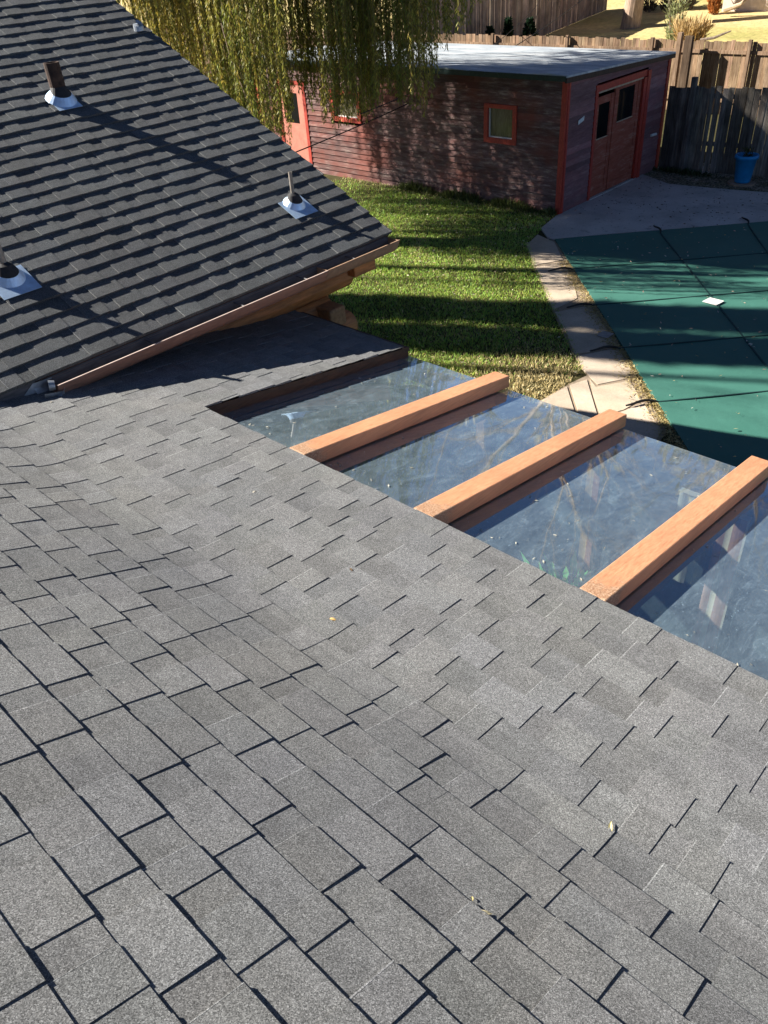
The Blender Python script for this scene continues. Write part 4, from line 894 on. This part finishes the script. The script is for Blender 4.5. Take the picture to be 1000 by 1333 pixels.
# ================================================================== BEYOND THE FENCES
def big_tree(x, y, z, h, r, label, mat, lean=(0, 0), gen=3, group=None):
    root = empty('cottonwood_tree', (x, y, z), label, 'tree', group)
    mb = MB(); P_ = [(x + lean[0] * t + .15 * sin(t * 6), y + lean[1] * t, z + h * .45 * t) for t in np.linspace(-.03, 1, 8)]
    mb.tube(P_, [r * q for q in (1.05, .95, .90, .92, .95, .9, .82, .7)], 14); mb.build('trunk', mat, root)
    mb = MB()
    for k in range(5):
        a = 2 * pi * k / 5 + RNG.uniform(-.3, .3); p = P_[5 + k % 3]; branch(mb, p, (cos(a) * .6, sin(a) * .6, 1.0), h * .38, r * .30, gen, .45, 0, 4, 6, 5)
    mb.build('branches', mat, root); return root
a = at(821, 30, 37.5); big_tree(a[0], 37.5, hz(37.5), 20, .42, 'thick bare cottonwood trunk standing on the sunny lawn beyond the fence', M['bark_light'])
for x, y, h in ((-10.5, 42, 17),) :
    big_tree(x, y, hz(y), h, .3, 'bare cottonwood beyond the fences, right of the frame' if x > -8 else 'bare cottonwood beyond the fences', M['bark'])
def conifer(px_, py_, y, h, w, label, col=(.02, .045, .022)):
    p = at(px_, py_, y); x = p[0]; z = hz(y); root = empty('conifer', (x, y, z), label, 'shrub')
    mb = MB(); mb.tube([(x, y, z), (x, y, z + h * .9)], [.04, .01], 6); mb.build('trunk', M['bark'], root)
    n = 1500; t = RNG.random(n) ** .8; r_ = w / 2 * (1 - t) * np.sqrt(RNG.uniform(.2, 1, n)); a = RNG.uniform(0, 2 * pi, n)
    P = np.c_[x + r_ * np.cos(a), y + r_ * np.sin(a), z + .05 + t * h]; D = np.c_[np.cos(a), np.sin(a), np.full(n, .5)] + RNG.normal(0, .3, (n, 3))
    V, Fn = leaf_quads(P, D, RNG.uniform(.1, .2, n), RNG.uniform(.02, .04, n)); npmesh('foliage', V, Fn, np.array(col) * RNG.uniform(.5, 1.5, (n, 1)), M['leaf'], root)
def htop(px_, py_, y): return at(px_, py_, y)[2] - hz(y)
for px_, py_, y, w, lb in ((638, 38, 28.5, .8, 'smallest dark conifer before the tall pale fence, leftmost of three'), (662, 27, 29.5, .75, 'narrow dark conifer before the tall pale fence, middle of three'), (690, 27, 30.5, 1.15, 'widest dark conifer before the tall pale fence, rightmost of three')):
    conifer(px_, py_, y, htop(px_, py_, y), w, lb)
def scrub(px_, y, w, h, col, label, n=1200, name='shrub', leaf=(.1, .28), fan=.5, cat='shrub', zb=None):
    x = at(px_, 20, y)[0]; z = hz(y); root = empty(name, (x, y, z), label, cat)
    mb = MB()
    for k in range(9):
        a = RNG.uniform(0, 2 * pi); mb.tube([(x, y, z - .05), (x + .5 * w * cos(a) * .5, y + .2 * sin(a), z + h * .5), (x + .5 * w * cos(a), y + .3 * sin(a), z + h * RNG.uniform(.7, 1))], [.025, .015, .006], 5)
    mb.build('stems', M['bark'], root)
    t = RNG.random(n); a = RNG.uniform(0, 2 * pi, n); r_ = w / 2 * (.25 + .75 * t) * np.sqrt(RNG.random(n)); P = np.c_[x + r_ * np.cos(a), y + r_ * .7 * np.sin(a), z + t * h * .92]
    D = np.c_[np.cos(a) * fan, np.sin(a) * fan, np.ones(n)] + RNG.normal(0, .35, (n, 3)); V, Fn = leaf_quads(P, D, RNG.uniform(*leaf, n), RNG.uniform(.012, .04, n))
    npmesh('foliage', V, Fn, np.array(col) * RNG.uniform(.5, 1.5, (n, 1)), M['leaf'], root)
scrub(880, 33.0, 1.2, 2.9, (.30, .33, .16), 'pale green upright shrub on the yellow lawn right of the trunk', 900)
scrub(903, 31.5, 1.3, 1.25, (.50, .36, .17), 'clump of dry tan grass beside the pale green shrub', 1800, 'grass_clump', (.2, .5), .3, 'grass')
scrub(928, 40.6, 1.3, 2.4, (.42, .17, .05), 'rusty orange bush at the top edge of the lawn', 2200)
for k, px_ in enumerate((845, 868, 893, 955)):
    scrub(px_, 41.0 + k * .3, 1.9, 2.0, (.10, .075, .055), ('dark brush right behind the thick trunk', 'dark brush above the pale green shrub', 'dark brush left of the orange bush', 'dark brush right of the orange bush')[k], 900)
for k, px_ in enumerate((700, 735, 765, 600, 560)):
    scrub(px_, 44.0, 3.2, 3.2, (.07, .08, .04), ('brush', 'brush', 'brush', 'brush', 'brush')[k] + ' beyond the tall pale fence, ' + ('left of middle', 'in the middle', 'rightmost', 'second from the left', 'leftmost')[k], 900) if False else None
p = at(980, 10, 41.5); mb = MB(); mb.box(p[0] - 1.3, p[0] + 4, 41.3, 41.8, .6, 3.2); tag(mb.build('wall', M['farwall']), 'pale low wall at the top right edge of the sunny lawn', 'wall')
mb = MB(); P_ = [at(943, 13, 40), at(952, 10, 40), at(965, 5, 40), at(972, -2, 40)]; mb.tube(P_, [.12, .10, .08, .05], 7); tag(mb.build('driftwood', M['pale_wood']), 'bleached log lying at the top edge of the lawn by the pale wall', 'log')
mb = MB(); P_ = [at(912, 52, 29.5), at(930, 49, 29.5), at(942, 44, 29.5), at(952, 40, 29.5)]; mb.tube(P_, [.05, .045, .035, .02], 6); tag(mb.build('fallen_branch', M['bark']), 'thin dark branch sticking up behind the tan fence', 'branch')
# distant wood beyond the slope: a bank of half-bare trees that the skylights mirror
n = 26000; cx = RNG.uniform(-95, -17, 46); ch = RNG.uniform(10, 19, 46); cy = RNG.uniform(56, 66, 46); k_ = RNG.integers(0, 46, n)
q_ = RNG.normal(size=(n, 3)); q_ /= np.linalg.norm(q_, axis=1, keepdims=True); q_ *= RNG.uniform(.3, 1, (n, 1)) ** .5
P = np.c_[cx[k_] + q_[:, 0] * 4.2, cy[k_] + q_[:, 1] * 3, 3.5 + (ch[k_] - 1) * (.5 + .5 * q_[:, 2])]
P2 = np.c_[RNG.uniform(-95, 40, 6000), RNG.uniform(55, 60, 6000), RNG.uniform(1.5, 6, 6000)]; P = np.vstack([P, P2]); n = len(P)
V, Fn = leaf_quads(P, RNG.normal(0, 1, (n, 3)) + (0, 0, .6), RNG.uniform(.5, 1.5, n), RNG.uniform(.06, .22, n)); tag(npmesh('far_wood', V, Fn, np.array([.17, .145, .09]) * RNG.uniform(.45, 1.4, (n, 1)), M['leaf']), 'far line of half bare trees on the slope', None, None, 'stuff')
# weeds at the shed foot
n = 2600; xx = RNG.uniform(-13.5, -9.15, n); P = np.c_[xx, SY - .06 - np.abs(RNG.normal(0, .10, n)), np.zeros(n)]; D = np.c_[RNG.normal(0, .5, (n, 2)), np.ones(n)]
V, Fn = leaf_quads(P, D, RNG.uniform(.05, .20, n) * (.5 + np.abs(np.sin(xx * 2.3))), RNG.uniform(.006, .016, n)); tag(npmesh('weeds', V, Fn, np.array([.09, .11, .03]) * RNG.uniform(.5, 1.7, (n, 1)), M['leaf']), 'weeds along the foot of the shed wall', None, None, 'stuff')
n = 500; P = np.c_[RNG.normal(-8.35, .35, n), RNG.normal(18.85, .08, n), np.zeros(n)]; D = np.c_[RNG.normal(0, .7, (n, 2)), np.ones(n)]
V, Fn = leaf_quads(P, D, RNG.uniform(.05, .16, n), RNG.uniform(.008, .02, n)); tag(npmesh('weeds', V, Fn, np.array([.05, .08, .03]) * RNG.uniform(.5, 1.5, (n, 1)), M['leaf']), 'low green weeds at the foot of the dark fence', None, None, 'stuff')

# overhead cables
def cable(pts, r_, label):
    P_ = [at(*q) for q in pts]; out = []
    A_, B_ = P_[0], P_[-1]
    for t in np.linspace(0, 1, 24):
        out.append(A_ + (B_ - A_) * t - np.array((0, 0, .35 * 4 * t * (1 - t))))
    mb = MB(); mb.tube(out, r_, 6); tag(mb.build('overhead_cable', M['cable']), label, 'cable', 'overhead cables')
cable([(380, 200, 10), (775, -14, 30)], .011, 'black overhead cable crossing the shed roof, right of the other')
cable([(470, 148, 11), (700, 6, 30)], .009, 'thinner black overhead cable crossing the shed roof, left of the other')

# ================================================================== LIGHT
sd = mathutils.Vector((.7528, .4003, -.5225)); sd.normalize()
sl = bpy.data.lights.new('sun', 'SUN'); sl.energy = 5.0; sl.angle = rad(.53); sl.color = (1, .94, .85)
so = bpy.data.objects.new('sun', sl); C.objects.link(so); so.rotation_euler = sd.to_track_quat('-Z', 'Y').to_euler()
w = bpy.data.worlds.new('World'); sc.world = w; w.use_nodes = True; nt = w.node_tree
sky = nt.nodes.new('ShaderNodeTexSky'); sky.sky_type = 'NISHITA'; sky.sun_disc = False; sky.altitude = 2200; sky.air_density = .42; sky.dust_density = .05; sky.ozone_density = 2.0
el = math.asin(-sd.z); sky.sun_elevation = el; sky.sun_rotation = math.atan2(-sd.x, -sd.y)
bg = nt.nodes['Background']; bg.inputs[1].default_value = .05; nt.links.new(sky.outputs[0], bg.inputs[0])
sc.view_settings.view_transform = 'Standard'; sc.view_settings.look = 'None'; sc.view_settings.exposure = 1.55; sc.view_settings.gamma = 1
sc.render.resolution_x = 768; sc.render.resolution_y = 1024
try: sc.cycles.max_bounces = 8; sc.cycles.transparent_max_bounces = 12
except Exception: pass
